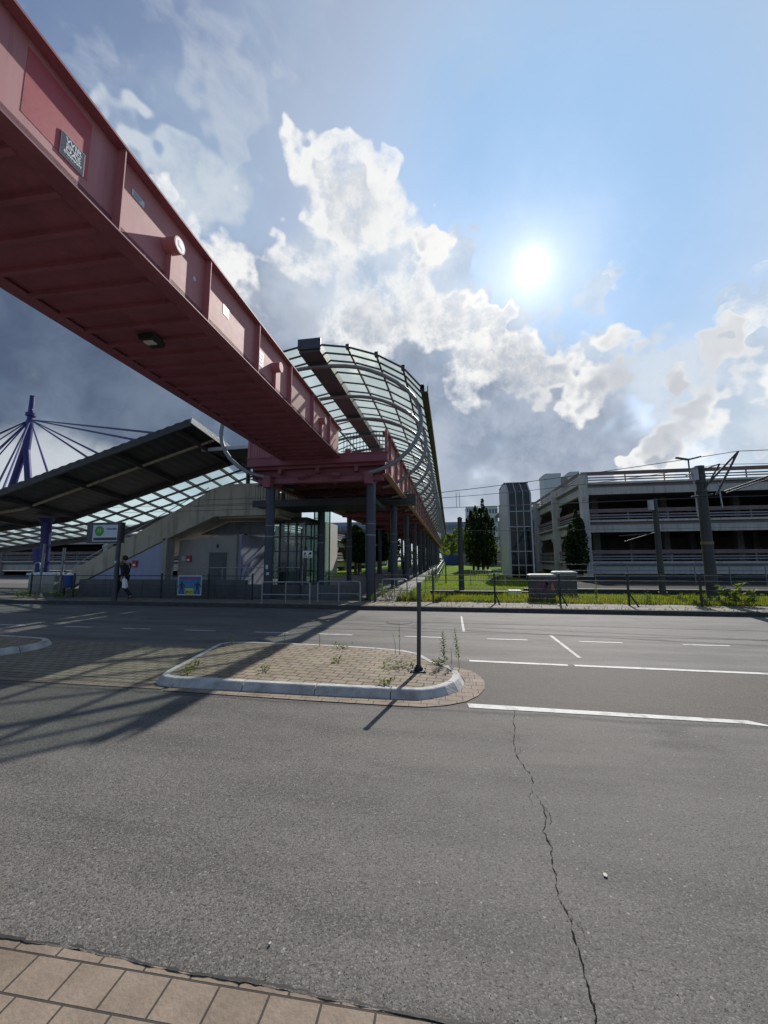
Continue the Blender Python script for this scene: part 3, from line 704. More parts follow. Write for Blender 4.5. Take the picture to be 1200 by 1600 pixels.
# railing of the landing right of the narrow bridge, ribbed panel on the left
m = MB(); xa, xb = XC+HW-.12, -4.12
m.tube([(xa,YD0-.02,6.58),(xb,YD0-.02,6.58)], .022, 8); m.tube([(xa,YD0-.02,5.86),(xb,YD0-.02,5.86)], .016, 8)
x = xa - .08
while x > xb: m.tube([(x,YD0-.02,5.76),(x,YD0-.02,6.58)], .013, 6); x -= .13
m.build('railing', M['darksteel'], WK)
m = MB(); x = XC-HW+.10
while x < -6.66: m.box(x, YD0-.06, 5.76, x+.055, YD0-.015, 6.60); m.box(x+.055, YD0-.04, 5.76, x+.11, YD0-.015, 6.60); x += .11
m.build('ribbed_panel', M['red'], WK)
# brackets under the end beam
for x in (-3.02, -4.35, -5.75, -7.22):
    m = MB(); m.prism([(YD0-.05,5.03),(YD0+1.2,5.03),(YD0+1.2,4.86),(YD0+.25,4.55 if x in (-3.02,-7.22) else 4.80),(YD0-.05,4.55 if x in (-3.02,-7.22) else 4.92)], 'x', x-.16, x+.16); m.build('bracket', M['red_shaded'], WK)
# piers
def pier(y, head=True, x0=-3.0, x1=-7.2, r=.185):
    for x in (x0, x1):
        m = MB(); m.tube([(x,y,.10),(x,y,4.72)], r, 20); c_ = m.build('column', M['column'], WK)
        m = MB(); m.tube([(x,y,.10),(x,y,.16)], r+.06, 20); m.build('foot_plate', M['darksteel'], c_)
        m = MB(); m.tube([(x,y,2.55),(x,y,2.60)], r+.006, 20, cap=False); m.tube([(x,y,3.0),(x,y,3.03)], r+.006, 20, cap=False); m.build('weld_ring', M['steelgrey'], c_)
    if head:
        m = MB(); m.box(x1-.5, y-.16, 4.72, x0+.5, y+.16, 4.92); m.build('crosshead', M['red_shaded'], WK)
pier(14.25+.35, True)
yy = 20.9
while yy < 110: pier(yy); yy += 6.3
m = MB(); m.box(-5.2, 20.6, 4.60, -1.75, 21.2, 5.18); m.build('crosshead', M['darksteel'], WK)
# stickers on the left column
m = MB(); m.box(-.05,-.004,-.08,.05,.0,.08); o = m.build('leaflet', M['sticker']); o.location = (-7.18, 14.6-.19, 1.36); tag(o, 'pale leaflet stuck on the front left column at head height', 'leaflet')
m = MB(); m.box(-.06,-.004,-.05,.06,.0,.05); o = m.build('leaflet', M['sticker']); o.location = (-7.14, 14.6-.19, 1.10); tag(o, 'lower of two pale leaflets on the front left column', 'leaflet')

# ================================================================== GLASS CANOPY over the walkway
CN = thing('glass_canopy', 'curved glass canopy on grey hoop ribs above the red walkway', 'canopy', (XC, 13.3, 4.9))
half = [(0,9.50),(.62,9.47),(1.15,9.42),(1.69,9.32),(2.2,9.14),(2.74,8.88),(3.25,8.56),(3.68,8.18),(3.98,7.78),(4.14,7.40),(4.20,6.95),(4.14,6.52),(3.96,6.12),(3.70,5.78),(3.36,5.48),(2.95,5.22),(2.5,5.06),(2.15,4.98)]
loop = [(-a, z) for a, z in half[:0:-1]] + half
NR = 33
for k in range(NR):
    y = 14.25 + 3.0*k
    m = MB(); m.tube([(XC+a, y, z) for a, z in loop], .082, 10 if k < 8 else 6); m.build('rib', M['steelgrey'], CN)
gp = [(0,10.02),(1.50,9.74),(2.62,9.32),(3.62,8.70),(4.30,7.88)]
gpl = [(-a, z) for a, z in gp[:0:-1]] + gp
def seg(a, b, inset):
    d = Vector((b[0]-a[0], 0, b[1]-a[1])); L_ = d.length; d.normalize(); return Vector((a[0],0,a[1])) + d*inset, Vector((b[0],0,b[1])) - d*inset
ye = [13.35] + [14.25 + 3*k for k in range(1, NR)] + [14.25 + 3*NR - 1.]
ye = [13.35] + [14.55 + 3*k for k in range(NR)]
for k in range(len(ye)-1):
    y0, y1 = ye[k], ye[k+1]
    g = MB()
    for a, b in zip(gpl[:-1], gpl[1:]):
        p, q = seg(a, b, .03); g.face([(XC+p.x,y0+.02,p.z),(XC+q.x,y0+.02,q.z),(XC+q.x,y1-.02,q.z),(XC+p.x,y1-.02,p.z)])
    go_ = g.build('glazing', M['glass_canopy'], CN)
    f = MB()
    ys = [y0 + .03] + ([y0 + 1.05, y0 + 2.05] if y1 - y0 > 2 else [y0+.62])
    for a, b in zip(gpl[:-1], gpl[1:]):
        for yb in ys: f.beam((XC+a[0],yb,a[1]-.035),(XC+b[0],yb,b[1]-.035), .05, .06)
    for a in gpl:
        if a[0] == 0: continue
        f.beam((XC+a[0],y0,a[1]-.05),(XC+a[0],y1,a[1]-.05), .075, .11)
        if k == 0: f.box(XC+a[0]-.07, y0-.05, a[1]-.12, XC+a[0]+.07, y0+.10, a[1]+.05)
    # props from rib to purlin
    for a in gpl:
        if a[0] == 0: continue
        ry = 14.25 + 3*k
    f.build('glazing_bar', M['darksteel'], go_)
m = MB(); m.box(XC-.43, 13.30, 9.60, XC+.43, ye[-1], 9.96); m.box(XC-.46, 13.22, 9.70, XC+.46, 13.30, 10.12); m.build('spine_beam', M['darksteel'], CN)
for s in (-1, 1):
    m = MB(); x = XC + s*4.33
    m.box(x-.06, 13.30, 7.60, x+.06, ye[-1], 7.90); m.box(x + s*.06, 13.30, 7.60, x + s*.16, ye[-1], 7.66); m.box(x + s*.16, 13.30, 7.60, x + s*.19, ye[-1], 7.86)
    m.build('eave_gutter', M['black'], CN)
# lamp poles seen inside the canopy
for y in (24., 36.):
    m = MB(); m.tube([(XC+HW-.25,y,5.5),(XC+HW-.25,y,7.6)], .03, 8); m.build('inner_post', M['darksteel'], CN)
# ================================================================== STATION ROOF, MAST (left)
def lerp(a, b, t): return a + (b-a)*t
SR = thing('station_roof', 'dark ribbed station roof with a glazed strip, sloping down to the left', 'station roof', (-14, 16, 4))
# section across (y, z offset) and slope along x
def rz_(x): return 7.62 + .287*(x + 10.9) if x > -21.5 else 7.62 + .287*(-10.6) + .10*(x + 21.5)
def roofpt(x, y):
    w = (y - 14.35)/4.2
    return (x, y, rz_(x) - .52*w - (.25*(w-1) if w > 1 else 0))
xs_ = [-10.9 - .22*i for i in range(0, 110)]
m = MB(); up = []
rows = []
for i, x in enumerate(xs_):
    h = .035 if i % 2 else 0.
    rows.append([(roofpt(x, y)[0], y, roofpt(x, y)[2] + h) for y in (14.35, 18.55)])
m.grid(rows, smooth=False)
rows2 = [[(a[0], a[1], a[2] + .09) for a in r] for r in rows]
m.grid(rows2, smooth=False)
for e in (0, 1): m.grid([[r[e] for r in rows], [r[e] for r in rows2]], smooth=False)
m.face([rows[0][0], rows[0][1], rows2[0][1], rows2[0][0]])
m.build('roof_sheet', M['roofdark'], SR)
m = MB()
m.beam(roofpt(-10.86,14.33), roofpt(-10.86,18.6), .06, .26)
m.build('verge_trim', M['rail'], SR)
m = MB(); seg_ = [-10.9, -16., -21.5, -28., -34.]
for a, b in zip(seg_[:-1], seg_[1:]):
    for y, w, h, dz in ((14.40,.12,.22,-.10),(18.5,.14,.24,-.12)):
        p, q = Vector(roofpt(a,y)), Vector(roofpt(b,y)); p.z += dz; q.z += dz; m.beam(p, q, w, h)
m.build('edge_beam', M['roofdark'], SR)
m = MB()
for a, b in zip(seg_[:-1], seg_[1:]):
    p, q = Vector(roofpt(a,16.1)), Vector(roofpt(b,16.1)); p.z -= .10; q.z -= .10; m.beam(p, q, .09, .09)
m.build('service_pipe', M['concrete_warm'], SR)
x = -11.6
while x > -33:
    p, q = Vector(roofpt(x,14.4)), Vector(roofpt(x,18.5)); p.z -= .12; q.z -= .12
    m = MB(); m.beam(p, q, .10, .2); m.build('rafter', M['roofdark'], SR); x -= 3.1
# glazed strip beyond
gxs = [-10.2 - 1.02*i for i in range(0, 24)]
f = MB(); g = MB()
yr = [18.62, 19.6, 20.6, 21.7]
for i in range(len(gxs)-1):
    for y0, y1 in zip(yr[:-1], yr[1:]):
        a, b, c, d = (Vector(roofpt(x_, y_)) for x_, y_ in ((gxs[i],y0),(gxs[i+1],y0),(gxs[i+1],y1),(gxs[i],y1)))
        g.face([a,b,c,d])
g.build('glazing', M['glass_roof'], SR)
for i in range(len(gxs)):
    f.beam(Vector(roofpt(gxs[i], yr[0])) - Vector((0,0,.08)), Vector(roofpt(gxs[i], yr[-1])) - Vector((0,0,.08)), .10 if i % 2 == 0 else .05, .14)
for y_ in yr:
    for i in range(len(gxs)-1): f.beam(Vector(roofpt(gxs[i], y_)) - Vector((0,0,.06)), Vector(roofpt(gxs[i+1], y_)) - Vector((0,0,.06)), .09, .10)
f.build('glazing_bar', M['darksteel'], SR)
m = MB()
for i in range(len(gxs)-1): m.beam(Vector(roofpt(gxs[i], 21.85)) - Vector((0,0,.16)), Vector(roofpt(gxs[i+1], 21.85)) - Vector((0,0,.16)), .30, .34)
m.build('gutter_beam', M['roofdark'], SR)
# lower dark canopy piece joining the walkway, with its pale rail
LC = thing('link_canopy', 'dark flat link roof with a pale front rail between station roof and walkway', 'canopy', (-9.9, 16, 6.3))
m = MB(); m.prism([(-11.8,16.7),(-8.9,16.7),(-8.9,20.5),(-11.8,20.5)], 'z', 6.95, 7.10); m.build('roof_slab', M['roofdark'], LC)
m = MB(); m.box(-8.7,16.9,5.4,-8.5,20.3,7.0); m.build('side_panel', M['roofdark'], LC)
m = MB(); m.beam((-11.9,16.62,7.02),(-8.6,16.62,7.06), .10, .16); m.build('rail', M['letter'], LC)
for x in (-11.4,-9.2):
    m = MB(); m.tube([(x,20.2,.1),(x,20.2,6.95)], .12, 12); m.build('post', M['darksteel'], LC)

# cable mast
MX, MY = -40.2, 30.
MT = thing('cable_mast', 'ultramarine A-shaped mast whose cables spread out to the station roof', 'mast', (MX, MY, .1))
m = MB(); m.tube([(-40.3,MY,15.2),(-40.35,MY,17.8)], [.27,.20], 16); m.tube([(-40.35,MY,17.8),(-40.35,MY,17.83)], .22, 16); m.build('mast_head', M['bluemast'], MT)
hub = (-40.3, MY, 15.4)
m = MB(); m.tube([(-40.3,MY,15.3),(-40.4,MY,12.2)], .32, 16); m.tube([(-40.3,MY,15.75),(-40.3,MY,16.05)], .42, 16); m.build('hub', M['bluemast'], MT)
for a in ((-42.4,MY,5.6),(-39.0,MY,5.6)):
    m = MB(); m.tube([(-40.35,MY,13.4) if a[0] < -41 else (-40.4,MY,12.6), a], [.27,.33], 14); l_ = m.build('leg', M['bluemast'], MT)
m = MB(); m.tube([(-38.6,MY,6.),(-37.3,MY,.1)], .38, 14); m.build('foot', M['bluemast'], MT)
m = MB(); m.tube([(-42.4,MY,5.8),(-43.4,MY,.1)], .36, 14); m.build('foot', M['bluemast'], MT)
cab = []
for x, y in ((-12.4,14.6),(-13.4,14.6),(-15.4,14.7),(-16.0,14.7),(-18.4,14.8),(-21.8,15.2),(-22.4,15.2)):
    p = Vector(roofpt(x, y)); cab.append((p.x, p.y, p.z+.05))
cab += [(-55.,26.,6.5),(-58.,34.,6.5),(-50.,22.,5.),(-62.,38.,7.5),(-47.5,24.,4.5),(-45.,25.,4.),(-41.,24.,3.5)]
for p in cab:
    m = MB(); m.tube([hub, p], .055, 8); m.build('cable', M['bluemast'], MT)

# blue support column under the roof
BC = thing('support_column', 'deep blue steel column under the low end of the station roof', 'column', (-21.6, 17.6, .1))
m = MB(); m.tube([(-21.55,17.6,.1),(-21.7,17.6,2.2),(-21.8,17.6,3.9)], [.18,.22,.24], 16); m.build('shaft', M['bluemast'], BC)
m = MB(); m.tube([(-21.8,17.6,3.7),(-21.8,17.6,3.95)], [.24,.42], 16); m.build('head', M['bluemast'], BC)

# ================================================================== CONCRETE STAIR AND BUILDING
ST = thing('concrete_stair', 'board-marked concrete flight of stairs climbing right up to the walkway', 'staircase', (-15, 18, .1))
para = [(-21.9,.10),(-21.4,.55),(-12.35,5.20),(-11.75,5.45),(-11.1,5.55),(-8.5,5.55),(-8.5,3.90),(-11.95,3.88),(-14.85,2.68),(-19.9,.40),(-20.4,.10)]
m = MB(); m.prism(para, 'y', 18.0, 18.25); m.build('parapet', M['concrete_warm'], ST)
m = MB(); m.prism(para, 'y', 21.0, 21.25); m.build('parapet', M['concrete_warm'], ST)
m = MB(); m.prism([(-20.2,.35),(-11.95,4.55),(-8.5,4.55),(-8.5,3.95),(-11.95,3.92),(-14.85,2.72),(-19.9,.44)], 'y', 18.25, 21.0)
for i in range(24):
    x = -20.2 + .345*i; z = .35 + .176*i; m.box(x, 18.26, z-.02, x+.36, 20.99, z+.176)
m.build('flight', M['concrete'], ST)
m = MB(); m.prism([(-13.6,3.04),(-9.6,3.04),(-9.6,3.7),(-11.95,3.70),(-13.6,3.05)], 'y', 19.3, 19.6); m.build('soffit_beam', M['concrete_dark'], ST)
m = MB(); m.box(-11.9,18.30,3.80,-8.6,20.95,3.92); m.build('landing_slab', M['concrete_warm'], ST)
for z in (4.75, 4.42):
    m = MB(); m.box(-12.6 if z > 4.6 else -13.2,17.992,z,-8.5,17.999,z+.025); m.build('shadow_joint', M['concrete_dark'], ST)
m = MB(); m.tube([(-21.2,18.12,.95),(-12.4,18.12,5.45)], .022, 6); m.build('handrail', M['rail'], ST)
# wall house below the stair
SB = thing('stair_house', 'pale rendered plant room under the concrete stair, with a door', 'building', (-15, 18.6, .1))
m = MB(); m.prism([(-19.9,.1),(-19.8,.36),(-14.88,2.60),(-14.88,.1)], 'y', 18.05, 18.20); m.build('blue_wall', M['whitewall'], SB)
m = MB(); m.box(-14.88,18.0,.1,-14.62,18.6,2.78); m.build('corner_pier', M['concrete'], SB)
m = MB(); m.prism([(-14.62,.1),(-11.2,.1),(-11.2,2.95),(-14.62,2.72)], 'y', 18.95, 19.15); m.build('grey_wall', M['greywall'], SB)
m = MB(); m.box(-11.2,19.15,.1,-11.05,22.4,3.0); m.build('end_wall', M['whitewall'], SB)
m = MB(); m.box(-12.75,18.90,.12,-11.75,18.953,2.05); d_ = m.build('door', M['concrete_dark'], SB)
m = MB(); m.tube([(-11.88,18.86,1.05),(-12.02,18.86,1.05)], .018, 6); m.build('handle', M['rail'], d_)
m = MB(); m.box(-12.35,18.90,2.3,-12.25,18.95,2.48); m.build('door_lamp', M['black'], SB)
def wallbox(x, y, z, label, name='fire_alarm_box', cat='alarm box', sz=(.26,.10,.34)):
    o = thing(name, label, cat, (x, y, z))
    m = MB(); m.box(x-sz[0]/2,y-sz[1],z,x+sz[0]/2,y,z+sz[2]); m.build('case', M['redbox'], o)
    m = MB(); m.box(x-sz[0]*.3,y-sz[1]-.012,z+.05,x+sz[0]*.3,y-sz[1],z+sz[2]*.45); m.build('panel', M['white'], o)
wallbox(-16.45, 18.05, 1.30, 'red box on the pale blue triangular wall under the stair')
wallbox(-13.95, 18.95, 1.55, 'red box on the grey wall beside the plant room door')
NB = thing('notice', 'small pale notice left of the red box on the grey wall', 'notice', (-14.3,18.95,1.62))
m = MB(); m.box(-14.42,18.93,1.6,-14.20,18.95,1.85); m.build('sheet', M['letter'], NB)
# side wedge wall with sun patch, and glass doors behind
WG = thing('wedge_wall', 'pale sloping wedge wall at the right end of the plant room', 'wall', (-10.8,19.6,.1))
m = MB(); m.prism([(19.0,.1),(22.5,.1),(22.5,3.0),(19.3,1.2)], 'x', -11.0, -10.85); m.build('wedge', M['whitewall'], WG)

# lower cross landing under the deck, dark, with railing
LL = thing('lower_landing', 'dark lower landing with bar railing crossing under the red deck', 'landing', (-6, 17.6, 4.1))
m = MB(); m.box(-9.4,17.2,4.22,-3.3,20.0,4.42); m.box(-9.4,17.15,4.18,-3.3,17.25,4.50); m.build('slab', M['roofdark'], LL)
m = MB(); m.tube([(-9.35,17.3,5.25),(-3.4,17.3,5.25)], .025, 6); x = -9.35
while x < -3.4: m.tube([(x,17.3,4.42),(x,17.3,5.25)], .011, 5); x += .14
m.build('railing', M['darksteel'], LL)
m = MB(); m.box(-6.4,19.6,4.44,-5.0,19.65,4.9); m.build('green_panel', M['leaf_light'] if False else M['lawn'], LL)

# ================================================================== GLASS LIFT
LF = thing('glass_lift', 'green tinted glass lift shaft with dark steel frame under the walkway', 'lift shaft', (-8.7, 20., .1))
x0, x1, y0, y1, zt = -9.75, -7.75, 20.0, 22.2, 3.75
g = MB(); g.box(x0,y0,.2,x1,y1,zt-.04)
g.f = [f for i, f in enumerate(g.f) if i not in (0, 1)]; g.sm = g.sm[:4]
g.build('glazing', M['glass_lift'], LF)
f = MB()
for x in (x0, x0+.5, x0+1.0, x0+1.5, x1):
    for y in (y0-.02, y1+.02): f.box(x-.035,y-.04,.1,x+.035,y+.04,zt)
for z in (.15, 1.0, 2.1, 2.9, zt):
    for y in (y0-.02, y1+.02): f.box(x0-.04,y-.045,z-.03,x1+.04,y+.045,z+.03)
    for x in (x0-.02, x1+.02): f.box(x-.04,y0,z-.03,x+.04,y1,z+.03)
f.build('frame', M['darksteel'], LF)
m = MB(); m.box(-9.3,20.5,.15,-8.3,21.7,2.4); m.build('cabin', M['steelgrey'], LF)
m = MB(); m.box(-9.85,19.9,zt+.03,-7.65,22.3,zt+.2); m.build('roof', M['roofdark'], LF)
TW = thing('glass_shaft', 'taller narrow glass shaft with pale edge beside the lift', 'shaft', (-7.3, 21., .1))
g = MB(); g.box(-7.6,21.0,.12,-7.05,22.0,4.6); g.build('glazing', M['glass_lift'], TW)
f = MB()
for x in (-7.62,-7.03):
    for y in (20.98,22.02): f.box(x-.03,y-.03,.1,x+.03,y+.03,4.65)
for z in (1.,2.,3.,4.): f.box(-7.6,20.97,z-.02,-7.05,21.0,z+.02)
f.build('frame', M['darksteel'], TW)

# low concrete wall behind the left fence and thin rail on it
LW = thing('low_wall', 'low grey concrete panel wall behind the left fence', 'wall', (-11, 15.1, .1))
x = -16.6
while x < -4.6:
    m = MB(); m.box(x+.008,15.1,.08,x+1.62,15.3,.80 if x < -9 else .62); m.build('panel', M['concrete_dark'], LW); x += 1.63
m = MB(); m.tube([(-12.,15.2,1.32),(-6.,15.2,1.32)], .02, 6)
x = -12.
while x <= -6.: m.tube([(x,15.2,.6),(x,15.2,1.32)], .016, 6); x += 1.2
m.build('top_rail', M['rail'], LW)

# ================================================================== FENCES
def fence(name, label, xs, y, z0, h, panel_h, group=None, stays=()):
    F_ = thing(name, label, 'fence', (xs[0], y, z0))
    for x in xs:
        m = MB(); m.box(x-.03,y-.02,z0,x+.03,y+.02,z0+h); p_ = m.build('post', M['black'], F_)
        m = MB(); m.box(x-.035,y-.025,z0+h,x+.035,y+.025,z0+h+.02); m.build('cap', M['darksteel'], p_)
        if x in stays:
            m = MB(); m.beam((x,y-.03,z0+.42),(x+.10,y-.42,z0+.01),.04,.03); m.build('stay', M['black'], p_)
    for a, b in zip(xs[:-1], xs[1:]):
        m = MB(); z = z0 + .06
        for zz in (z0+.06, z0+.06+panel_h*.33, z0+.06+panel_h*.66, z0+.06+panel_h):
            m.beam((a+.03,y-.03,zz),(b-.03,y-.03,zz),.008,.008)
        x = a + .05
        while x < b - .03: m.beam((x,y-.036,z0+.04),(x,y-.036,z0+.06+panel_h),.0055,.0055,(0,1,0)); x += .05
        m.build('mesh_panel', M['black'], F_)
    return F_
FR = fence('mesh_fence', 'black wire mesh fence along the grass verge on the right', [-2.72,-.62,1.50,3.62,5.74,7.86,9.98,12.1,14.22,16.3], 13.98, .10, 1.03, .46, stays=(1.50,3.62,5.74))
m = MB()
for a, b in ((-2.72, 16.3),):
    for zz in (.98, .80): m.beam((a,13.98,zz+.1),(b,13.98,zz+.1),.022,.022)
m.build('top_wire', M['darksteel'], FR)
FL = fence('mesh_fence', 'black mesh fence in shade on the left, carrying a blue banner', [-24.2,-22.1,-19.9,-17.8,-15.65,-13.55,-11.5,-9.42,-7.55], 14.0, .10, 1.0, .50)
m = MB()
for a in ((-24.2,-7.55),): m.beam((a[0],14.0,1.02),(a[1],14.0,1.02),.035,.03)
m.build('top_rail', M['black'], FL)

# banner on the fence
BN = thing('banner', 'blue event banner with red title tied to the left fence', 'banner', (-10.15, 13.92, .25))
bx0, bx1, bz0, bz1, by = -10.70, -9.66, .27, 1.04, 13.93
m = MB(); m.box(bx0,by-.008,bz0,bx1,by,bz1); m.build('sheet', M['letter'], BN)
m = MB(); m.box(bx0+.03,by-.011,bz0+.035,bx1-.03,by-.008,bz1-.035); m.build('picture', M['bannerblue'], BN)
text_mesh('title', 'SUPERHELDEN', M['bannerred'], .125, ((bx0+bx1)/2,by-.013,bz1-.12), (1,0,0), (0,0,1), BN, bold=.006, sx=1.05)
m = MB(); m.box(bx0+.33,by-.014,bz0+.012,bx0+.70,by-.011,bz0+.27); m.build('box_field', M['banneryellow'], BN)
text_mesh('date', 'JETZT', M['black'], .12, ((bx0+bx0)/2+.515,by-.016,bz0+.12), (1,0,0), (0,0,1), BN, bold=.004)
def figure(cx, lean, nm):   # plain standing silhouettes
    m = MB()
    def pl(p): m.prism([(cx+a*lean, bz0+.06+b) for a, b in p], 'y', by-.0135, by-.011)
    pl([(-.05,.22),(.05,.22),(.075,.40),(-.075,.40)]); pl([(-.05,.23),(0,.22),(-.05,.0),(-.085,.0)]); pl([(0,.22),(.05,.23),(.10,.0),(.06,.0)])
    pl([(-.075,.40),(-.055,.36),(-.17,.25),(-.185,.27)]); pl([(.075,.40),(.055,.36),(.15,.24),(.17,.26)])
    pl([(-.03,.41),(.03,.41),(.035,.46),(0,.49),(-.035,.46)]); m.build('silhouette', M['slate'], BN)
figure(bx0+.18, 1., 0); figure(bx1-.17, -1., 0)

# tubular barriers
def barrier(x0, x1, y, label, tilt=0.):
    B_ = thing('tubular_barrier', label, 'barrier', ((x0+x1)/2, y, .112), tilt, 'galvanised barriers in front of the walkway columns')
    w = (x1-x0)/2
    m = MB(); r = .08
    pts = [(-w,0,0),(-w,0,.66)] + [(-w+r-r*math.cos(R(a)),0,.66+r*math.sin(R(a))) for a in (30,60,90)] + [(w-r+r*math.sin(R(a)),0,.66+r*math.cos(R(a))) for a in (0,30,60)] + [(w,0,.66),(w,0,0)]
    m.tube(pts, .024, 10); m.build('frame', M['rail'], B_, False)
    m = MB(); m.tube([(-w,0,.30),(w,0,.30)], .018, 8); m.build('mid_rail', M['rail'], B_, False)
    for t in (.0,):
        m = MB(); m.tube([(w*t,0,0),(w*t,0,.74)], .018, 8); m.build('upright', M['rail'], B_, False)
    for s in (-w, w):
        m = MB(); m.tube([(s,0,0),(s,0,.012)], .05, 10); m.build('foot', M['rail'], B_, False)
barrier(-6.70, -4.90, 13.15, 'leftmost galvanised barrier, beside the front left column')
barrier(-4.82, -3.22, 13.75, 'middle galvanised barrier between the two front columns')
barrier(-2.70, -1.70, 15.4, 'galvanised barrier behind the weeds right of the front right column')
barrier(-1.55, -.75, 18.2, 'short galvanised barrier further back, right of the weeds, beside the path')

# info sign on thin post
IS = thing('warning_sign', 'white sign with black triangle on a thin dark post under the walkway', 'sign', (-5.95, 14.9, .112))
m = MB(); m.tube([(-5.95,14.9,.112),(-5.95,14.9,2.9)], .035, 10); m.build('post', M['black'], IS)
m = MB(); m.box(-5.86,14.84,1.72,-5.46,14.87,2.00); m.build('plate', M['white'], IS)
m = MB(); m.prism([(-5.83,1.84),(-5.70,1.84),(-5.765,1.96)], 'y', 14.836, 14.84); m.prism([(-5.65,1.84),(-5.49,1.84),(-5.49,1.93),(-5.56,1.95),(-5.60,1.88)], 'y', 14.836, 14.84); m.box(-5.82,14.836,1.76,-5.68,14.84,1.80); m.box(-5.64,14.836,1.76,-5.50,14.84,1.79); m.build('symbol', M['black'], IS)

# ================================================================== BUS STOP SIGN
BS = thing('stop_sign', 'tram stop sign with green H disc on a dark pole at the left kerb', 'stop sign', (-12.75, 13.1, .112))
m = MB(); m.tube([(-12.75,13.1,.112),(-12.75,13.1,3.06)], [.085,.075], 14); m.build('pole', M['darksteel'], BS)
ax = Vector((-.97,.0,0)).normalized()
m = MB(); m.box(-14.22,13.06,2.33,-12.68,13.28,3.14); m.build('case', M['darksteel'], BS)
m = MB(); m.box(-13.92,13.045,2.39,-12.76,13.06,3.04); m.build('face', M['signgrey'], BS)
m = MB(); m.disc((-13.62,13.040,2.80), .185, (0,-1,0), 28); m.build('disc', M['green'], BS)
m = MB(); m.tube([(-13.62+.185*math.cos(R(a)),13.040,2.80+.185*math.sin(R(a))) for a in range(0,360,15)], .012, 6, closed=True); m.build('disc_rim', M['leaf_dark'] if False else M['green'], BS)
text_mesh('letter', 'H', M['banneryellow'], .25, (-13.62,13.036,2.80), (1,0,0), (0,0,1), BS, bold=.006)
text_mesh('stop_name', 'Universität', M['bluetext'], .105, (-13.07,13.042,2.88), (1,0,0), (0,0,1), BS, bold=.003)
m = MB(); m.box(-13.87,13.041,2.43,-12.82,13.045,2.54); m.build('display', M['black'], BS)
m = MB(); m.box(-12.79,13.0,1.55,-12.71,13.02,1.63); m.build('sticker', M['letter'], BS)

# ================================================================== PEOPLE
def skin_mesh(name, chains, mat, parent, sub=2):
    """chains: list of [(x,y,z,r)...]; the first vertex of a later chain may be an index (int) into the vertices"""
    vs = []; es = []; rs = []
    for ch in chains:
        prev = None
        for p in ch:
            if isinstance(p, int): prev = p; continue
            vs.append(p[:3]); rs.append(p[3])
            if prev is not None: es.append((prev, len(vs)-1))
            prev = len(vs)-1
    me = bpy.data.meshes.new(name); me.from_pydata(vs, es, []); me.update()
    o = bpy.data.objects.new(name, me); COL.objects.link(o); o.parent = parent; me.materials.append(mat)
    md = o.modifiers.new('Skin', 'SKIN'); md.use_smooth_shade = True
    for i, r in enumerate(rs):
        me.skin_vertices[0].data[i].radius = (r, r)
    me.skin_vertices[0].data[0].use_root = True
    s2 = o.modifiers.new('Sub', 'SUBSURF'); s2.levels = sub; s2.render_levels = sub
    return o
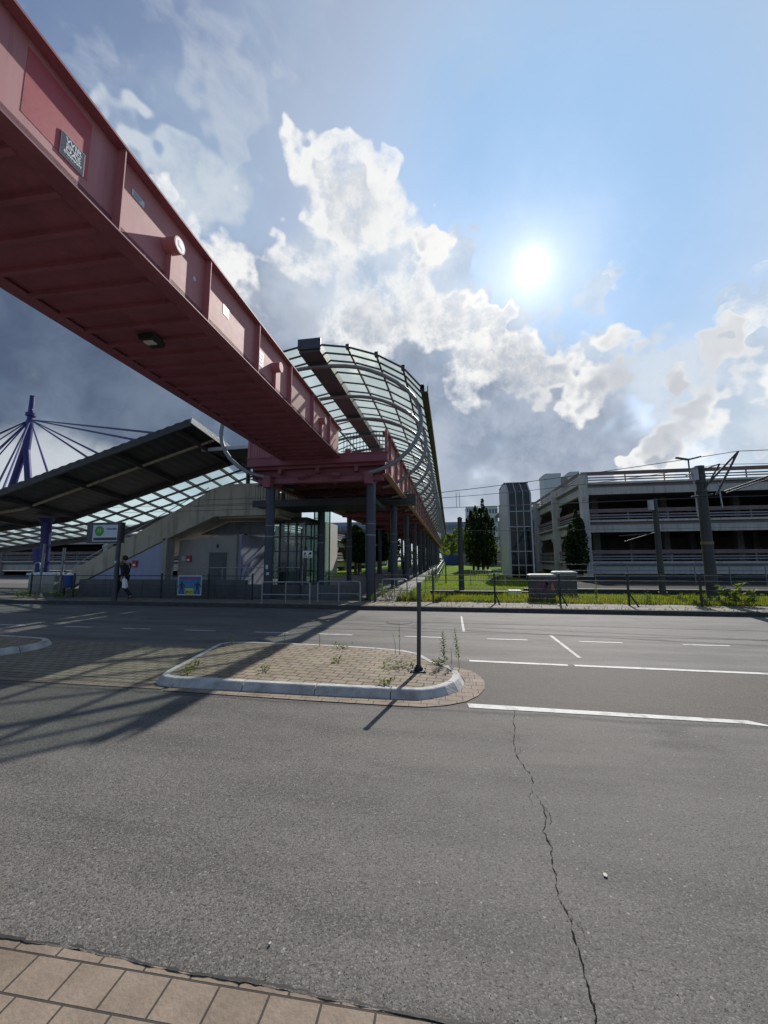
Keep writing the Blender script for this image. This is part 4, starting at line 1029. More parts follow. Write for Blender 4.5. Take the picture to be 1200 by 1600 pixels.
def person(label, loc, rz, stride=1.):
    P = thing('person', label, 'person', loc, rz)
    s = stride
    # walking towards +x; left is +y
    legs = {}
    hipL, kneeL, ankL, toeL = (.0,.085,.86), (.16*s,.085,.49), (.24*s,.085,.09), (.36*s,.09,.04)
    hipR, kneeR, ankR, toeR = (.0,-.085,.86), (.02*s,-.085,.47), (-.26*s,-.085,.13), (-.17*s,-.09,.045)
    shL, elL, wrL = (.01,.185,1.37), (-.09*s,.225,1.10), (-.06*s,.215,.87)
    shR, elR, wrR = (.01,-.185,1.37), (.02*s,-.225,1.09), (.10*s,-.215,.86)
    body = [[(0,0,.90,.115),(0,0,1.05,.105),(.01,0,1.22,.125),(.02,0,1.38,.115),(.03,0,1.46,.052),(.045,0,1.52,.062),(.055,0,1.585,.088),(.05,0,1.66,.080)],
            [6,(.135,0,1.575,.020),(.16,0,1.555,.012)],
            [6,(.05,.092,1.585,.016)],[6,(.05,-.092,1.585,.016)],
            [0,hipL+(.088,),kneeL+(.058,),ankL+(.040,),toeL+(.036,)],[0,hipR+(.088,),kneeR+(.058,),ankR+(.040,),toeR+(.036,)]]
    n0 = 8 + 2 + 1 + 1 + 4 + 4
    for sh, el, wr, sd in ((shL,elL,wrL,1),(shR,elR,wrR,-1)):
        body.append([3, sh+(.06,), el+(.045,), wr+(.030,), (wr[0]+.01,wr[1],wr[2]-.055,.030)]); palm = n0 + 3; n0 += 4
        for k, (dx, ln) in enumerate(((-.028,.062),(-.010,.074),(.008,.070),(.024,.056))):
            body.append([palm, (wr[0]+.01+dx,wr[1],wr[2]-.095,.0095),(wr[0]+.018+dx,wr[1]-sd*.008,wr[2]-.095-ln*.5,.0085),(wr[0]+.028+dx,wr[1]-sd*.02,wr[2]-.095-ln,.0075)]); n0 += 3
        body.append([palm-1, (wr[0]+.045,wr[1]-sd*.01,wr[2]-.04,.0105),(wr[0]+.055,wr[1]-sd*.015,wr[2]-.085,.009)]); n0 += 2
    b = skin_mesh('body', body, M['skin'], P)
    jk = [[(0,0,.86,.135),(0,0,1.05,.130),(.01,0,1.22,.145),(.02,0,1.38,.130),(.03,0,1.45,.070)],
          [3, shL+(.078,), elL+(.064,), (wrL[0],wrL[1],wrL[2]+.03,.048)],[3, shR+(.078,), elR+(.064,), (wrR[0],wrR[1],wrR[2]+.03,.048)]]
    skin_mesh('jacket', jk, M['jacket'], P)
    tr = [[(0,0,.88,.13),hipL+(.105,),kneeL+(.078,),(ankL[0],ankL[1],ankL[2]+.02,.062)],[0,hipR+(.105,),kneeR+(.078,),(ankR[0],ankR[1],ankR[2]+.02,.062)]]
    skin_mesh('trousers', tr, M['trousers'], P)
    for an, to in ((ankL,toeL),(ankR,toeR)):
        skin_mesh('shoe', [[(an[0]-.04,an[1],an[2]-.03,.042),(an[0]+.05,an[1],an[2]-.035,.045),(to[0]+.03,to[1],to[2]-.002,.036)]], M['black'], P)
    m = MB(); m.ball((.035,0,1.625), .108, .104, .112, 14, 8); h = m.build('hair', M['hair'], P, False)
    for v in h.data.vertices:
        if v.co.x > .085 and v.co.z < 1.66: v.co.x = .05
    for sd in (1,-1):
        m = MB(); m.ball((.128,.03*sd,1.592), .010, .012, .008, 8, 5); m.build('eye', M['black'], P, False)
    return P, wrL, wrR
P1, wl, wr = person('person in dark clothes walking left beside the tram stop pole', (-12.6, 12.98+.35, .112), math.pi + .1)
P2, _, _ = person('person in black standing on the path far under the walkway', (-3.5, 30., .112), math.pi/2, .35)
BG = thing('carrier_bag', 'white carrier bag held by the person at the tram stop pole', 'bag', (-12.36, 13.12, .68))
m = MB(); a = .02
m.prism([(-12.40,.62),(-12.26,.58),(-12.23,.64),(-12.29,.90),(-12.38,.96),(-12.42,.93)], 'y', 13.04, 13.14); m.build('pouch', M['white'], BG)
m = MB(); m.tube([(-12.39,13.09,.95),(-12.40,13.09,1.02),(-12.385,13.09,1.04),(-12.36,13.09,.97)], .008, 6); m.build('handle', M['white'], BG)

# left platform clutter
def slim_post(x, y, h, label):
    o = thing('slim_post', label, 'post', (x, y, .1))
    m = MB(); m.tube([(x,y,.1),(x+.05,y,h)], .055, 10); m.build('shaft', M['steelgrey'], o)
    m = MB(); m.tube([(x+.05,y,h),(x+.05,y,h+.03)], .062, 10); m.build('cap', M['darksteel'], o)
slim_post(-18.1, 14.6, 2.4, 'leftmost slim grey post behind the fence at the left edge')
slim_post(-17.15, 14.7, 2.2, 'slim grey post in front of the blue column')
BB = thing('litter_bin', 'blue litter bin behind the fence at the foot of the stair', 'bin', (-16.9, 14.9, .1))
m = MB(); m.tube([(-16.9,14.9,.45),(-16.9,14.9,.98)], [.20,.24], 18); m.build('bucket', M['bluebin'], BB)
m = MB(); m.tube([(-16.9,14.9,.98),(-16.9,14.9,1.04)], .25, 18); m.build('rim', M['letter'], BB)
m = MB(); m.tube([(-17.2,14.95,.1),(-17.2,14.95,1.1)], .05, 10); m.build('post', M['black'], BB)
DC = thing('ticket_counter', 'grey concrete block with pale top behind the left fence', 'block', (-19.6, 16.2, .1))
m = MB(); m.box(-20.4,15.9,.1,-18.9,16.6,.95); m.build('base', M['concrete'], DC)
m = MB(); m.box(-20.5,15.85,.95,-18.8,16.65,1.05); m.build('top', M['letter'], DC)
RG = thing('hoop_rail', 'bent pale tube rail rising above the block at the left edge', 'rail', (-20.8,16.4,.1))
m = MB(); m.tube([(-20.8,16.4,.1),(-20.8,16.4,1.2)] + [(-20.6+.2*math.cos(R(a)),16.4,1.35+.22*math.sin(R(a))) for a in range(180,-60,-30)], .03, 8); m.build('tube', M['rail'], RG)
# ================================================================== CAR PARKS
def garage(name, label, faces, slabs, levels, cols, loc, rails=True, colmat=None):
    """faces: list of (ax, ay, bx, by, nx, ny) straight fronts; levels: z of the floor edges"""
    G = thing(name, label, 'car park', loc)
    for T in levels:
        for fx in faces:
            a = Vector((fx[0], fx[1], 0)); b = Vector((fx[2], fx[3], 0)); n = Vector((fx[4], fx[5], 0)); d = (b-a).normalized(); L_ = (b-a).length
            p, q = a - n*.18, b - n*.18
            m = MB(); m.beam(p + Vector((0,0,T-.52)), q + Vector((0,0,T-.52)), .30, .82); pb = m.build('parapet_beam', M['concrete_pale'], G)
            m = MB(); p, q = a - n*.06, b - n*.06
            m.beam(p + Vector((0,0,T-.04)), q + Vector((0,0,T-.04)), .62, .16); m.build('ledge', M['concrete_pale'], pb)
            if rails:
                m = MB(); p, q = a + n*.10, b + n*.10
                for z, h in ((.24,.10),(.44,.10)): m.beam(p + Vector((0,0,T+z)), q + Vector((0,0,T+z)), .06, h)
                m.build('rail', M['dullrail'], pb)
                m = MB(); m.beam(p + Vector((0,0,T+.78)), q + Vector((0,0,T+.78)), .07, .30); m.build('plank', M['brown'], pb)
                m = MB(); s = .5
                while s < L_:
                    c = a + d*s + n*.04; m.beam(c + Vector((0,0,T+.04)), c + Vector((0,0,T+.95)), .07, .07, d); s += 2.85
                m.build('rail_post', M['dullrail'], pb)
        for sx0, sy0, sx1, sy1 in slabs:
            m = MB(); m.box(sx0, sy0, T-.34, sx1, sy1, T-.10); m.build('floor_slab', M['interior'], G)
    top = max(levels)
    for x, y, nx, ny, h in cols:
        n = Vector((nx, ny, 0)); t = Vector((-ny, nx, 0)); m = MB()
        c = Vector((x, y, 0))
        m.beam(c + n*.22 + Vector((0,0,.0)), c + n*.22 + Vector((0,0,h)), .62, .5, t)
        for T in levels:
            # haunch under each edge beam
            for k, (w, dz) in enumerate(((.20,0.),(.14,.18),(.07,.34))):
                m.beam(c + t*.0 + n*.18 + Vector((0,0,T-1.1-dz-.2)), c + n*.18 + Vector((0,0,T-1.1-dz)), .62 + 2*w, .44, t)
        m.build('column', colmat or M['concrete_pale'], G)
    return G
GY = 33.3; GX = 10.75
gr = garage('car_park', 'long three deck concrete car park with brown rail planks on the right',
    [(GX,GY,70,GY,0,-1), (GX,50,GX,GY,-1,0), (6.4,50,GX,50,0,-1)],
    [(GX,GY,70,56), (6.4,50,GX,56)], (1.35,4.65,7.72),
    [(GX+.05,GY-.05,0,-1,8.45),(GX,40.5,-1,0,8.3),(GX,48.9,-1,0,8.3),(6.5,49.95,0,-1,8.3)], (30, 44, .1))
for x in range(14, 70, 6):
    for y in (40., 47.):
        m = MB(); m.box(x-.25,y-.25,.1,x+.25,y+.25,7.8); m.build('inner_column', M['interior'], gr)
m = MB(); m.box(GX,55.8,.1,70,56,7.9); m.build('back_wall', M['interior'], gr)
# pale notched supports seen in the wing
for x in (7.5, 8.5, 9.4):
    for T in (1.35, 4.65):
        m = MB(); m.prism([(x-.16,T-.1),(x+.16,T-.1),(x+.16,T+.3),(x+.34,T+.5),(x+.16,T+.8),(x+.16,T+2.0),(x-.16,T+2.0)], 'y', 52.0, 52.3); m.build('inner_support', M['concrete_warm'], gr)
gl = garage('car_park', 'low concrete car park with horizontal rails, seen under the station roof on the left',
    [(-80,33,-14.5,33,0,-1), (-14.5,33,-14.5,88,1,0)], [(-80,33,-14.5,54),(-30,54,-14.5,88)], (1.6,4.2),
    [(-15.2,32.95,0,-1,4.6),(-18.6,32.95,0,-1,4.6),(-22,32.95,0,-1,4.6),(-27,32.95,0,-1,4.6),(-33,32.95,0,-1,4.6),(-46,32.95,0,-1,4.6),(-14.45,40,1,0,4.6),(-14.45,46.5,1,0,4.6),(-14.45,53,1,0,4.6),(-14.45,59,1,0,4.6),(-14.45,66,1,0,4.6),(-14.45,74,1,0,4.6)], (-40, 50, .1))
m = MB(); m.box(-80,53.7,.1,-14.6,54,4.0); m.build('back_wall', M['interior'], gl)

# ================================================================== GLASS STAIR TOWER
GT = thing('stair_tower', 'pale stair tower with a glazed front and slanted glass top beside the car park', 'tower', (5.4, 33, .1))
tx0, tx1, ty0, ty1 = 4.55, 6.35, 31., 35.6
m = MB(); m.prism([(ty0+.1,.1),(ty1,.1),(ty1,7.50),(ty1-.3,7.75),(ty0+1.3,7.75),(ty0+.1,6.75)], 'x', tx0-.02, tx0+.14); m.build('side_wall', M['tower_wall'], GT)
m = MB(); m.prism([(ty0+.1,.1),(ty1,.1),(ty1,7.50),(ty1-.3,7.75),(ty0+1.3,7.75),(ty0+.1,6.75)], 'x', tx1-.14, tx1+.02); m.build('side_wall', M['tower_wall'], GT)
m = MB(); m.box(tx0+.14,ty1-.2,.1,tx1-.14,ty1,7.4); m.box(tx0+.14,ty0+1.2,.1,tx1-.14,ty0+1.3,7.5); m.build('core', M['concrete_dark'], GT)
m = MB(); m.face([(tx0+.1,ty0+.05,.1),(tx1-.1,ty0+.05,.1),(tx1-.1,ty0+.05,6.75),(tx0+.1,ty0+.05,6.75)]); m.face([(tx0+.1,ty0+.05,6.75),(tx1-.1,ty0+.05,6.75),(tx1-.1,ty0+1.25,7.74),(tx0+.1,ty0+1.25,7.74)]); m.build('glazing', M['glass_tower'], GT)
m = MB()
for i in range(4):
    x = tx0 + .10 + (tx1-tx0-.2)*i/3
    m.box(x-.025,ty0-.05,.1,x+.025,ty0+.04,6.78); m.beam((x,ty0,6.76),(x,ty0+1.25,7.79),.05,.09)
for z in (1.15, 2.2, 4.1, 5.3): m.box(tx0+.1,ty0-.02,z-.03,tx1-.1,ty0+.035,z+.03)
m.build('mullion', M['rail'], GT)
m = MB(); m.box(tx0-.05,ty0+1.25,7.75,tx1+.05,ty1-.3,7.84); m.build('roof', M['darksteel'], GT)
for z in (2.15, 4.15):
    m = MB(); m.box(tx0+.15,ty0+.12,z,tx1-.15,ty0+1.19,z+.18); m.build('floor', M['concrete'], GT)
m = MB(); m.beam((tx0+.3,ty0+.5,2.35),(tx1-.3,ty0+.5,4.1),.9,.16); m.beam((tx1-.3,ty0+.5,.2),(tx0+.3,ty0+.5,2.1),.9,.16); m.build('stair_flight', M['concrete'], GT)

# ================================================================== FAR BUILDINGS
def block(name, label, x0, y0, x1, y1, h, mat, rows, cols_, roofbits=(), win=True, z0=.1):
    B_ = thing(name, label, 'building', ((x0+x1)/2, y0, z0))
    m = MB(); m.box(x0,y0,z0,x1,y1,h); m.build('wall', mat, B_)
    m = MB(); m.box(x0-.1,y0-.1,h,x1+.1,y1+.1,h+.25); m.build('roof', M['concrete'], B_)
    if win:
        for r in range(rows):
            zz = z0 + (h-z0)*(r+.30)/rows; hh = (h-z0)/rows*.48
            m = MB()
            for c in range(cols_):
                xa = x0 + (x1-x0)*(c+.12)/cols_; xb = x0 + (x1-x0)*(c+.88)/cols_
                m.box(xa,y0-.04,zz,xb,y0+.02,zz+hh)
            m.build('window_band', M['window'], B_)
            m = MB()
            for c in range(cols_+1):
                xa = x0 + (x1-x0)*c/cols_; m.box(xa-.09,y0-.12,zz-.3,xa+.09,y0-.0,zz+hh+.3)
            m.build('fin', mat, B_)
    for (a, b, c, d, e) in roofbits:
        m = MB(); m.box(a, y0+2, h+.25, b, y1-2, c); m.build('plant_room', M['facade_pale'], B_)
    return B_
block('office_building', 'blue grey slab building with window bands seen between the left columns', -33., 92., -15., 105., 10.5, M['facade_blue'], 3, 14)
block('office_building', 'long pale blue building far behind, right of the walkway end', -3., 150., 22., 165., 15.5, M['facade_blue'], 4, 20)
block('tower_block', 'far tall grey block standing behind the dark poplar trees', 7.6, 170., 12.5, 182., 24., M['facade_pale'], 8, 5)
block('tower_block', 'far pale block half hidden left of the stair tower', 13., 140., 17., 152., 20., M['facade_pale'], 6, 4)
WB = thing('white_building', 'narrow white concrete building between the glass shaft and blue office', 'building', (-12.9, 37, .1))
m = MB(); m.prism([(-14.3,36.),(-11.9,36.),(-11.9,40.),(-14.3,40.)], 'z', .1, 5.3); m.build('wall', M['white'], WB)
m = MB(); m.box(-14.32,35.985,3.6,-11.88,35.995,3.63); m.box(-14.32,35.985,2.1,-11.88,35.995,2.13); m.build('joint', M['concrete_dark'], WB)
for nm, x0, x1, h, lab in (('vent_tower',19.9,23.3,19.4,'larger silvery box tower rising behind the car park'),('vent_tower',24.7,26.9,19.6,'second silvery tower, right of the larger one, behind the car park')):
    V = thing(nm, lab, 'tower', ((x0+x1)/2, 84, .1))
    m = MB(); pr = []
    c = (x0+x1)/2; w = (x1-x0)/2
    m.prism([(x0,84),(x1,84),(x1,88),(x0,88)], 'z', .1, h-.5); m.build('shaft', M['facade_pale'], V)
    m = MB(); m.prism([(x0-.05,h-.5),(x1+.05,h-.5),(x1+.05,h),(x0+.4,h),(x0-.05,h-.25)], 'y', 84, 88); m.build('cap', M['facade_pale'], V)
    m = MB(); m.box(x1,85,.1,x1+1.6,87.5,h-.6); m.build('flank', M['concrete'], V)
SG2 = thing('sloped_roof_hall', 'small hall with a slanted pale roof behind the car park wing', 'building', (14, 80, .1))
m = MB(); m.prism([(12.4,.1),(17.6,.1),(17.6,11.6),(15.4,11.6),(12.4,9.3)], 'y', 80, 86); m.build('body', M['facade_pale'], SG2)
m = MB(); m.prism([(12.3,9.3),(12.3,9.6),(15.3,11.9),(17.7,11.9),(17.7,11.6),(15.4,11.6)], 'y', 79.8, 86.1); m.build('roof', M['concrete'], SG2)
PY = thing('end_pylon', 'pale concrete pylon at the far end of the elevated walkway', 'pylon', (-.9, 113, .1))
m = MB(); m.prism([(-2.2,.1),(.4,.1),(.5,6.5),(.1,9.0),(-1.2,9.8),(-2.2,9.8)], 'y', 113., 115.); m.build('shaft', M['pylon'], PY)
FW = thing('far_wall', 'low grey wall closing the lawn far behind the tram mast', 'wall', (6, 64, .1))
m = MB(); m.box(.6,64,.3,22,64.4,2.6); m.build('wall', M['concrete'], FW)
m = MB(); m.box(.5,63.9,2.6,22.1,64.5,2.8); m.build('coping', M['concrete_dark'], FW)
BSG = thing('blue_hoarding', 'small blue hoarding on the far lawn right of the pylon', 'hoarding', (.9,70,.1))
m = MB(); m.box(-.6,62.0,.6,1.8,62.1,2.2); m.build('panel', M['bluebin'], BSG)
for x in (-.5,1.7):
    m = MB(); m.box(x-.05,62.1,.1,x+.05,62.2,2.1); m.build('leg', M['darksteel'], BSG)
PR = thing('platform_shelter', 'thin pointed shelter roof on a stalk beyond the left columns', 'shelter', (-11.4, 45, .1))
m = MB(); m.prism([(-14.2,4.85),(-12.6,5.05),(-8.,5.05),(-8.,4.80),(-12.4,4.62)], 'y', 44, 47); m.build('roof', M['roofdark'], PR)
m = MB(); m.tube([(-10.6,45.5,.1),(-10.6,45.5,4.7)], .12, 10); m.build('stalk', M['darksteel'], PR)

# ================================================================== TREES
def crown_mesh(spindles, n, size, seed, aspect=1.):
    """leaf faces scattered through upright spindles (x, y, z0, z1, r)"""
    rnd = random.Random(seed); m = MB()
    tot = sum((s[3]-s[2])*s[4] for s in spindles)
    for s in spindles:
        k = int(n*(s[3]-s[2])*s[4]/tot)
        for _ in range(k):
            t = rnd.random(); z = s[2] + (s[3]-s[2])*t
            pr = (max(0., math.sin(math.pi*min(1, t*.90+.10)))**.5)*(1.0 - .28*t)
            a = rnd.random()*2*math.pi
            lump = .85 + .75*noise.noise(Vector((math.cos(a)*1.3 + seed, math.sin(a)*1.3, z*1.5 + s[0])))
            if noise.noise(Vector((math.cos(a)*2.3, math.sin(a)*2.3 + seed, z*1.9))) < -.13: continue
            rr = s[4]*pr*lump*(1 - .45*rnd.random()**2)
            c = Vector((s[0] + rr*math.cos(a), s[1] + rr*math.sin(a), z))
            u = Vector((rnd.gauss(0,1), rnd.gauss(0,1), rnd.gauss(0,.8))).normalized(); w = u.cross(Vector((rnd.gauss(0,1), rnd.gauss(0,1), rnd.gauss(0,1)))).normalized()
            q = size*(.6 + .8*rnd.random())
            m.face([c - u*q*.5, c + w*q*.33, c + u*q*.6, c - w*q*.33])
    return m
def tree(label, loc, spindles, n, size, seed, mat, trunks, group='trees'):
    T_ = thing('columnar_tree' if len(trunks) else 'tree', label, 'tree', loc, 0, group)
    crown_mesh(spindles, n, size, seed).build('crown', mat, T_, False)
    for x, y, h, r in trunks:
        m = MB(); m.tube([(x,y,-.1),(x+.03,y,h*.5),(x*.9,y*.9,h)], [r, r*.8, r*.35], 9)
        for k in range(4):
            a = k*1.7 + x; z = h*(.35+.13*k); m.tube([(x,y,z),(x+.25*math.cos(a),y+.25*math.sin(a),z+.55)], [r*.35, r*.12], 6)
        m.build('trunk', M['bark'], T_, False)
    return T_
sp1 = [(1.4,.3,.6,5.6,.42),(-.9,.1,.7,6.4,.48),(-.4,-.35,.6,6.9,.5),(.38,.0,.65,7.7,.46),(1.0,.2,.5,5.9,.5),(.1,.5,.7,6.8,.55),(-1.3,.2,.9,5.6,.42),(.72,-.3,.6,6.6,.48),(-.6,.4,.6,6.1,.5),(0,-.2,.5,5.6,.7)]
tr1 = tree('clump of dark upright trees left of the glazed stair tower', (3.2, 42., .35), sp1, 9000, .26, 3, M['leaf_dark'], [(-.75,0,5.4,.13),(-.3,-.2,5.8,.14),(.25,.1,6.2,.15),(.7,.1,5.,.12)])
sp2 = [(0,0,.5,5.2,.45),(.42,.2,.5,4.5,.45),(-.45,.1,.6,4.1,.42),(.15,-.4,.5,4.7,.42),(-.2,.4,.5,3.6,.55),(-.7,0,.8,3.0,.35)]
tr2 = tree('dark ragged upright tree in front of the car park corner', (9.55, 31.2, .1), sp2, 6000, .22, 8, M['leaf_dark'], [(0,0,4.2,.14)])
sp3 = [(0,0,1.2,5.0,1.15),(.5,.3,1.2,4.4,.95),(-.5,-.1,1.3,4.6,.95)]
tr3 = tree('dark rounded tree between the left columns under the walkway', (-9.4, 38., .1), sp3, 6000, .24, 15, M['leaf_dark'], [(0,0,4.2,.16),(.3,.1,3.2,.10)])
copy_tree(tr3, (-7.6, 41., .1), 'dark tree seen just left of the front right column', .9, (1.,1.,1.1))
copy_tree(tr3, (-7.9, 52., .1), 'dark tree further back behind the second right column', 2.1, (1.1,1.1,1.2))
copy_tree(tr3, (-11.2, 47., .1), 'dark tree behind the pointed shelter roof', 3.3, (1.1,1.1,1.1))
sp4 = [(0,0,1.2,8.2,3.0),(2.,.5,1.4,7.2,2.3),(-2.1,.2,1.2,6.8,2.3),(.6,-1,1.,5.,2.6)]
tr4 = tree('sunlit yellow green tree far behind the tram mast', (2.1, 82., .1), sp4, 7000, .42, 21, M['leaf_light'], [(0,0,6.,.3)])
copy_tree(tr4, (8.6, 92., .1), 'second bright green tree, right of the first, far behind the poplars', 1.4, (1.,1.,.8))
# far wooded skyline, one mass
m = MB(); rnd = random.Random(77)
sp = []
for i in range(90):
    a = R(-100 + 200*i/89.); d = 215 + rnd.random()*25
    sp.append((d*math.sin(a), d*math.cos(a), 0., 5.5 + rnd.random()*4.5, 6.5))
struct(crown_mesh(sp, 22000, 1.7, 5).build('woodland', M['leaf_mid']), 'stuff')

# ================================================================== TRAM MASTS AND WIRES
def mast(name, label, x, y, z1, r0, r1, band=False):
    T_ = thing(name, label, 'tram mast', (x, y, .1))
    m = MB(); m.tube([(x,y,.1),(x,y,z1)], [r0, r1], 18); s_ = m.build('shaft', M['column'] if False else M['mastgrey'], T_)
    m = MB(); m.tube([(x,y,z1),(x,y,z1+.05)], r1+.01, 18); m.build('cap', M['darksteel'], T_)
    m = MB(); m.tube([(x,y,.1),(x,y,.22)], r0+.05, 18); m.build('base', M['darksteel'], T_)
    return T_
M['mastgrey'] = pmat('mast_grey_green', (.042,.048,.05), .7, .15, 2., col2=(.028,.03,.03), streak=True)
m1 = mast('tram_mast', 'thick dark tapering tram mast carrying brackets on the right', 9.05, 15.45, 4.92, .185, .14)
for z, w in ((4.35,.18),(4.55,.175),(4.0,.185)):
    m = MB(); m.tube([(9.05,15.45,z),(9.05,15.45,z+.06)], w, 16); m.build('clamp', M['darksteel'], m1)
m = MB(); m.tube([(9.05,15.45,2.12),(9.05,15.45,2.22)], .187, 16, cap=False); m.build('yellow_band', M['drystem'], m1)
m = MB(); m.box(8.70,15.2,4.42,8.86,15.35,4.88); m.build('box', M['rail'], m1)
m = MB(); m.tube([(8.76,15.3,3.1),(8.74,15.3,4.4)], .022, 8); m.tube([(9.5,15.2,3.4),(9.45,15.2,4.3)], .022, 8); m.build('insulator', M['rail'], m1)
for a, b, r in (((9.15,15.3,4.25),(9.98,14.9,5.32),.035),((9.35,15.2,3.85),(9.98,14.9,5.32),.035),((8.55,15.4,4.62),(9.5,15.1,4.95),.022),((9.05,15.3,4.05),(9.5,15.1,4.95),.028),((8.6,15.3,3.82),(9.25,15.2,3.88),.03),((9.55,15.1,3.95),(11.6,14.2,4.75),.028),((9.6,15.1,3.90),(11.6,14.2,4.62),.02)):
    m = MB(); m.tube([a, b], r, 8); m.build('bracket_bar', M['darksteel'], m1)
m2 = mast('tram_mast', 'slimmer grey tram mast left of the thick one, with a small white box', 8.85, 18.3, 4.15, .125, .10)
m = MB(); m.box(8.56,18.1,3.7,8.72,18.3,4.15); m.build('box', M['rail'], m2)
for a, b in (((8.75,18.2,2.75),(7.4,18.0,2.35)),((8.75,18.2,2.70),(7.2,18.0,2.60)),((8.6,18.2,3.9),(8.75,18.2,3.45))):
    m = MB(); m.tube([a, b], .02, 6); m.build('bracket_bar', M['darksteel'], m2)
m3 = mast('tram_mast', 'lone round topped dark mast on the lawn right of the walkway', .50, 18.3, 3.50, .135, .105)
m = MB(); m.ball((.50,18.3,3.52), .107, .107, .10, 14, 6); m.build('dome', M['mastgrey'], m3)
m = MB(); m.tube([(.5,18.3,2.55),(-.35,18.1,2.35)], .02, 6); m.tube([(.5,18.3,3.3),(.95,18.25,3.28)], .012, 6); m.build('bracket_bar', M['darksteel'], m3)
def wire(label, pts, r=.011, sag=0., drops=()):
    o = thing('overhead_wire', label, 'wire', pts[0])
    P_ = []
    for a, b in zip(pts[:-1], pts[1:]):
        for k in range(12):
            t = k/12; P_.append((lerp(a[0],b[0],t), lerp(a[1],b[1],t), lerp(a[2],b[2],t) - sag*4*t*(1-t)))
    P_.append(pts[-1]); m = MB(); m.tube(P_, r, 6); m.build('cable', M['darksteel'], o)
    for d in drops:
        m = MB(); m.tube([d[0], d[1]], r*.8, 5); m.build('dropper', M['darksteel'], o)
wire('uppermost tram wire, running over the tip of the bracket on the thick mast', [(-3.0,15.0,4.02),(9.98,14.9,5.33),(30,14.2,5.4)], .012, .10)
wire('tram wire just below the uppermost one, dipping towards the walkway', [(-3.0,15.0,3.96),(9.5,15.1,4.93),(30,14.4,5.0)], .010, .22)
wire('straight contact wire lower down above the lawn', [(-3.0,15.0,3.60),(9.1,15.0,3.75),(30,14.6,3.8)], .011, .02, drops=(((.30,15.,4.22),(.30,15.,3.62)),((.42,15.,4.22),(.42,15.,3.62))))
wire('lowest tram wire crossing in front of the stair tower', [(-3.0,17.6,2.95),(8.8,18.2,2.9),(30,17.6,2.9)], .008, .03)
wire('upper of two thin cables slung across the concrete stair', [(-24.,16.9,4.45),(-7.,15.4,4.10)], .009, .05)
wire('lower of two thin cables slung across the concrete stair', [(-24.,16.9,4.15),(-7.,15.4,3.85)], .009, .05)

# lamp on the car park roof
RL = thing('street_lamp', 'twin armed lamp standing on the car park roof', 'street lamp', (20.6, 36.5, 8.))
m = MB(); m.tube([(20.6,36.5,8.0),(20.6,36.5,10.15)], .06, 8); m.build('pole', M['darksteel'], RL)
for s in (-1, 1):
    m = MB(); m.beam((20.6,36.5,10.1),(20.6+s*.95,36.5,10.32),.28,.11); m.build('lamp_head', M['darksteel'], RL)

# ================================================================== CABINETS, TRACK WALL
def cabinet(label, x0, y0, w, d, h, graf):
    C_ = thing('utility_cabinet', label, 'cabinet', (x0+w/2, y0, .1))
    m = MB(); m.box(x0,y0,.1,x0+w,y0+d,.1+h); m.build('body', M['cabinet'], C_)
    m = MB(); m.prism([(x0-.03,.1+h),(x0+w+.03,.1+h),(x0+w+.03,.14+h),(x0+w-.03,.17+h),(x0+.03,.17+h),(x0-.03,.14+h)], 'y', y0-.04, y0+d+.04); m.build('lid', M['white'], C_)
    m = MB(); m.box(x0+w*.5-.006,y0-.006,.18,x0+w*.5+.006,y0,.1+h-.05); m.build('door_gap', M['black'], C_)
    if graf:
        m = MB(); rnd = random.Random(4)
        for k in range(16):
            cx = x0 + .08 + (w*.62)*rnd.random(); cz = .45 + .35*rnd.random(); a = rnd.random()*3.1
            m.prism([(cx + .035*math.cos(a) , cz + .13*math.sin(a)), (cx + .05*math.cos(a+1), cz + .03*math.sin(a+1)), (cx - .035*math.cos(a), cz - .13*math.sin(a)), (cx - .04*math.cos(a+1), cz - .03*math.sin(a+1))], 'y', y0-.010, y0-.008)
        m.build('graffiti', M['magenta'], C_)
        m = MB(); m.prism([(x0+w*.82,.42),(x0+w*.95,.5),(x0+w*.93,.78),(x0+w*.84,.7)], 'y', y0-.010, y0-.008); m.build('graffiti', M['orange'], C_)
    m = MB(); m.box(x0-.02,y0-.02,.08,x0+w+.02,y0+d+.02,.17); m.build('plinth', M['concrete_dark'], C_)
cabinet('nearer utility cabinet with white lid and magenta graffiti behind the fence', 2.92, 15.15, .86, .45, .90, True)
cabinet('plain grey utility cabinet with white lid, right of the graffiti one', 4.22, 16.9, .84, .45, .95, False)
TWL = thing('track_wall', 'long low dark wall edging the sunken tram track behind the fence', 'wall', (3, 17.3, .1))
m = MB(); m.box(-.9,17.2,.1,3.3,17.5,.27); m.build('wall', M['seal'], TWL)
m = MB(); m.box(3.3,18.6,.1,40,18.9,.30); m.build('wall_section', M['seal'], TWL)
SLB = thing('concrete_slab', 'small pale slab lying by the track left of the graffiti cabinet', 'slab', (2.6, 17.0, .25))
m = MB(); m.box(2.35,16.6,.1,2.85,17.0,.36); m.build('slab', M['white'], SLB)
# inner railing in front of the car park
IR = thing('tube_railing', 'thin grey railing in the shade at the foot of the car park', 'railing', (16, 24, .1))
m = MB()
for z in (.5, .85, 1.2): m.tube([(6.5,24,z+.1),(32,24,z+.1)], .02, 6)
m.build('rail', M['steelgrey'], IR)
x = 6.5
while x < 32:
    m = MB(); m.tube([(x,24,.1),(x,24,1.3)], .028, 6); m.build('post', M['steelgrey'], IR); x += 1.7
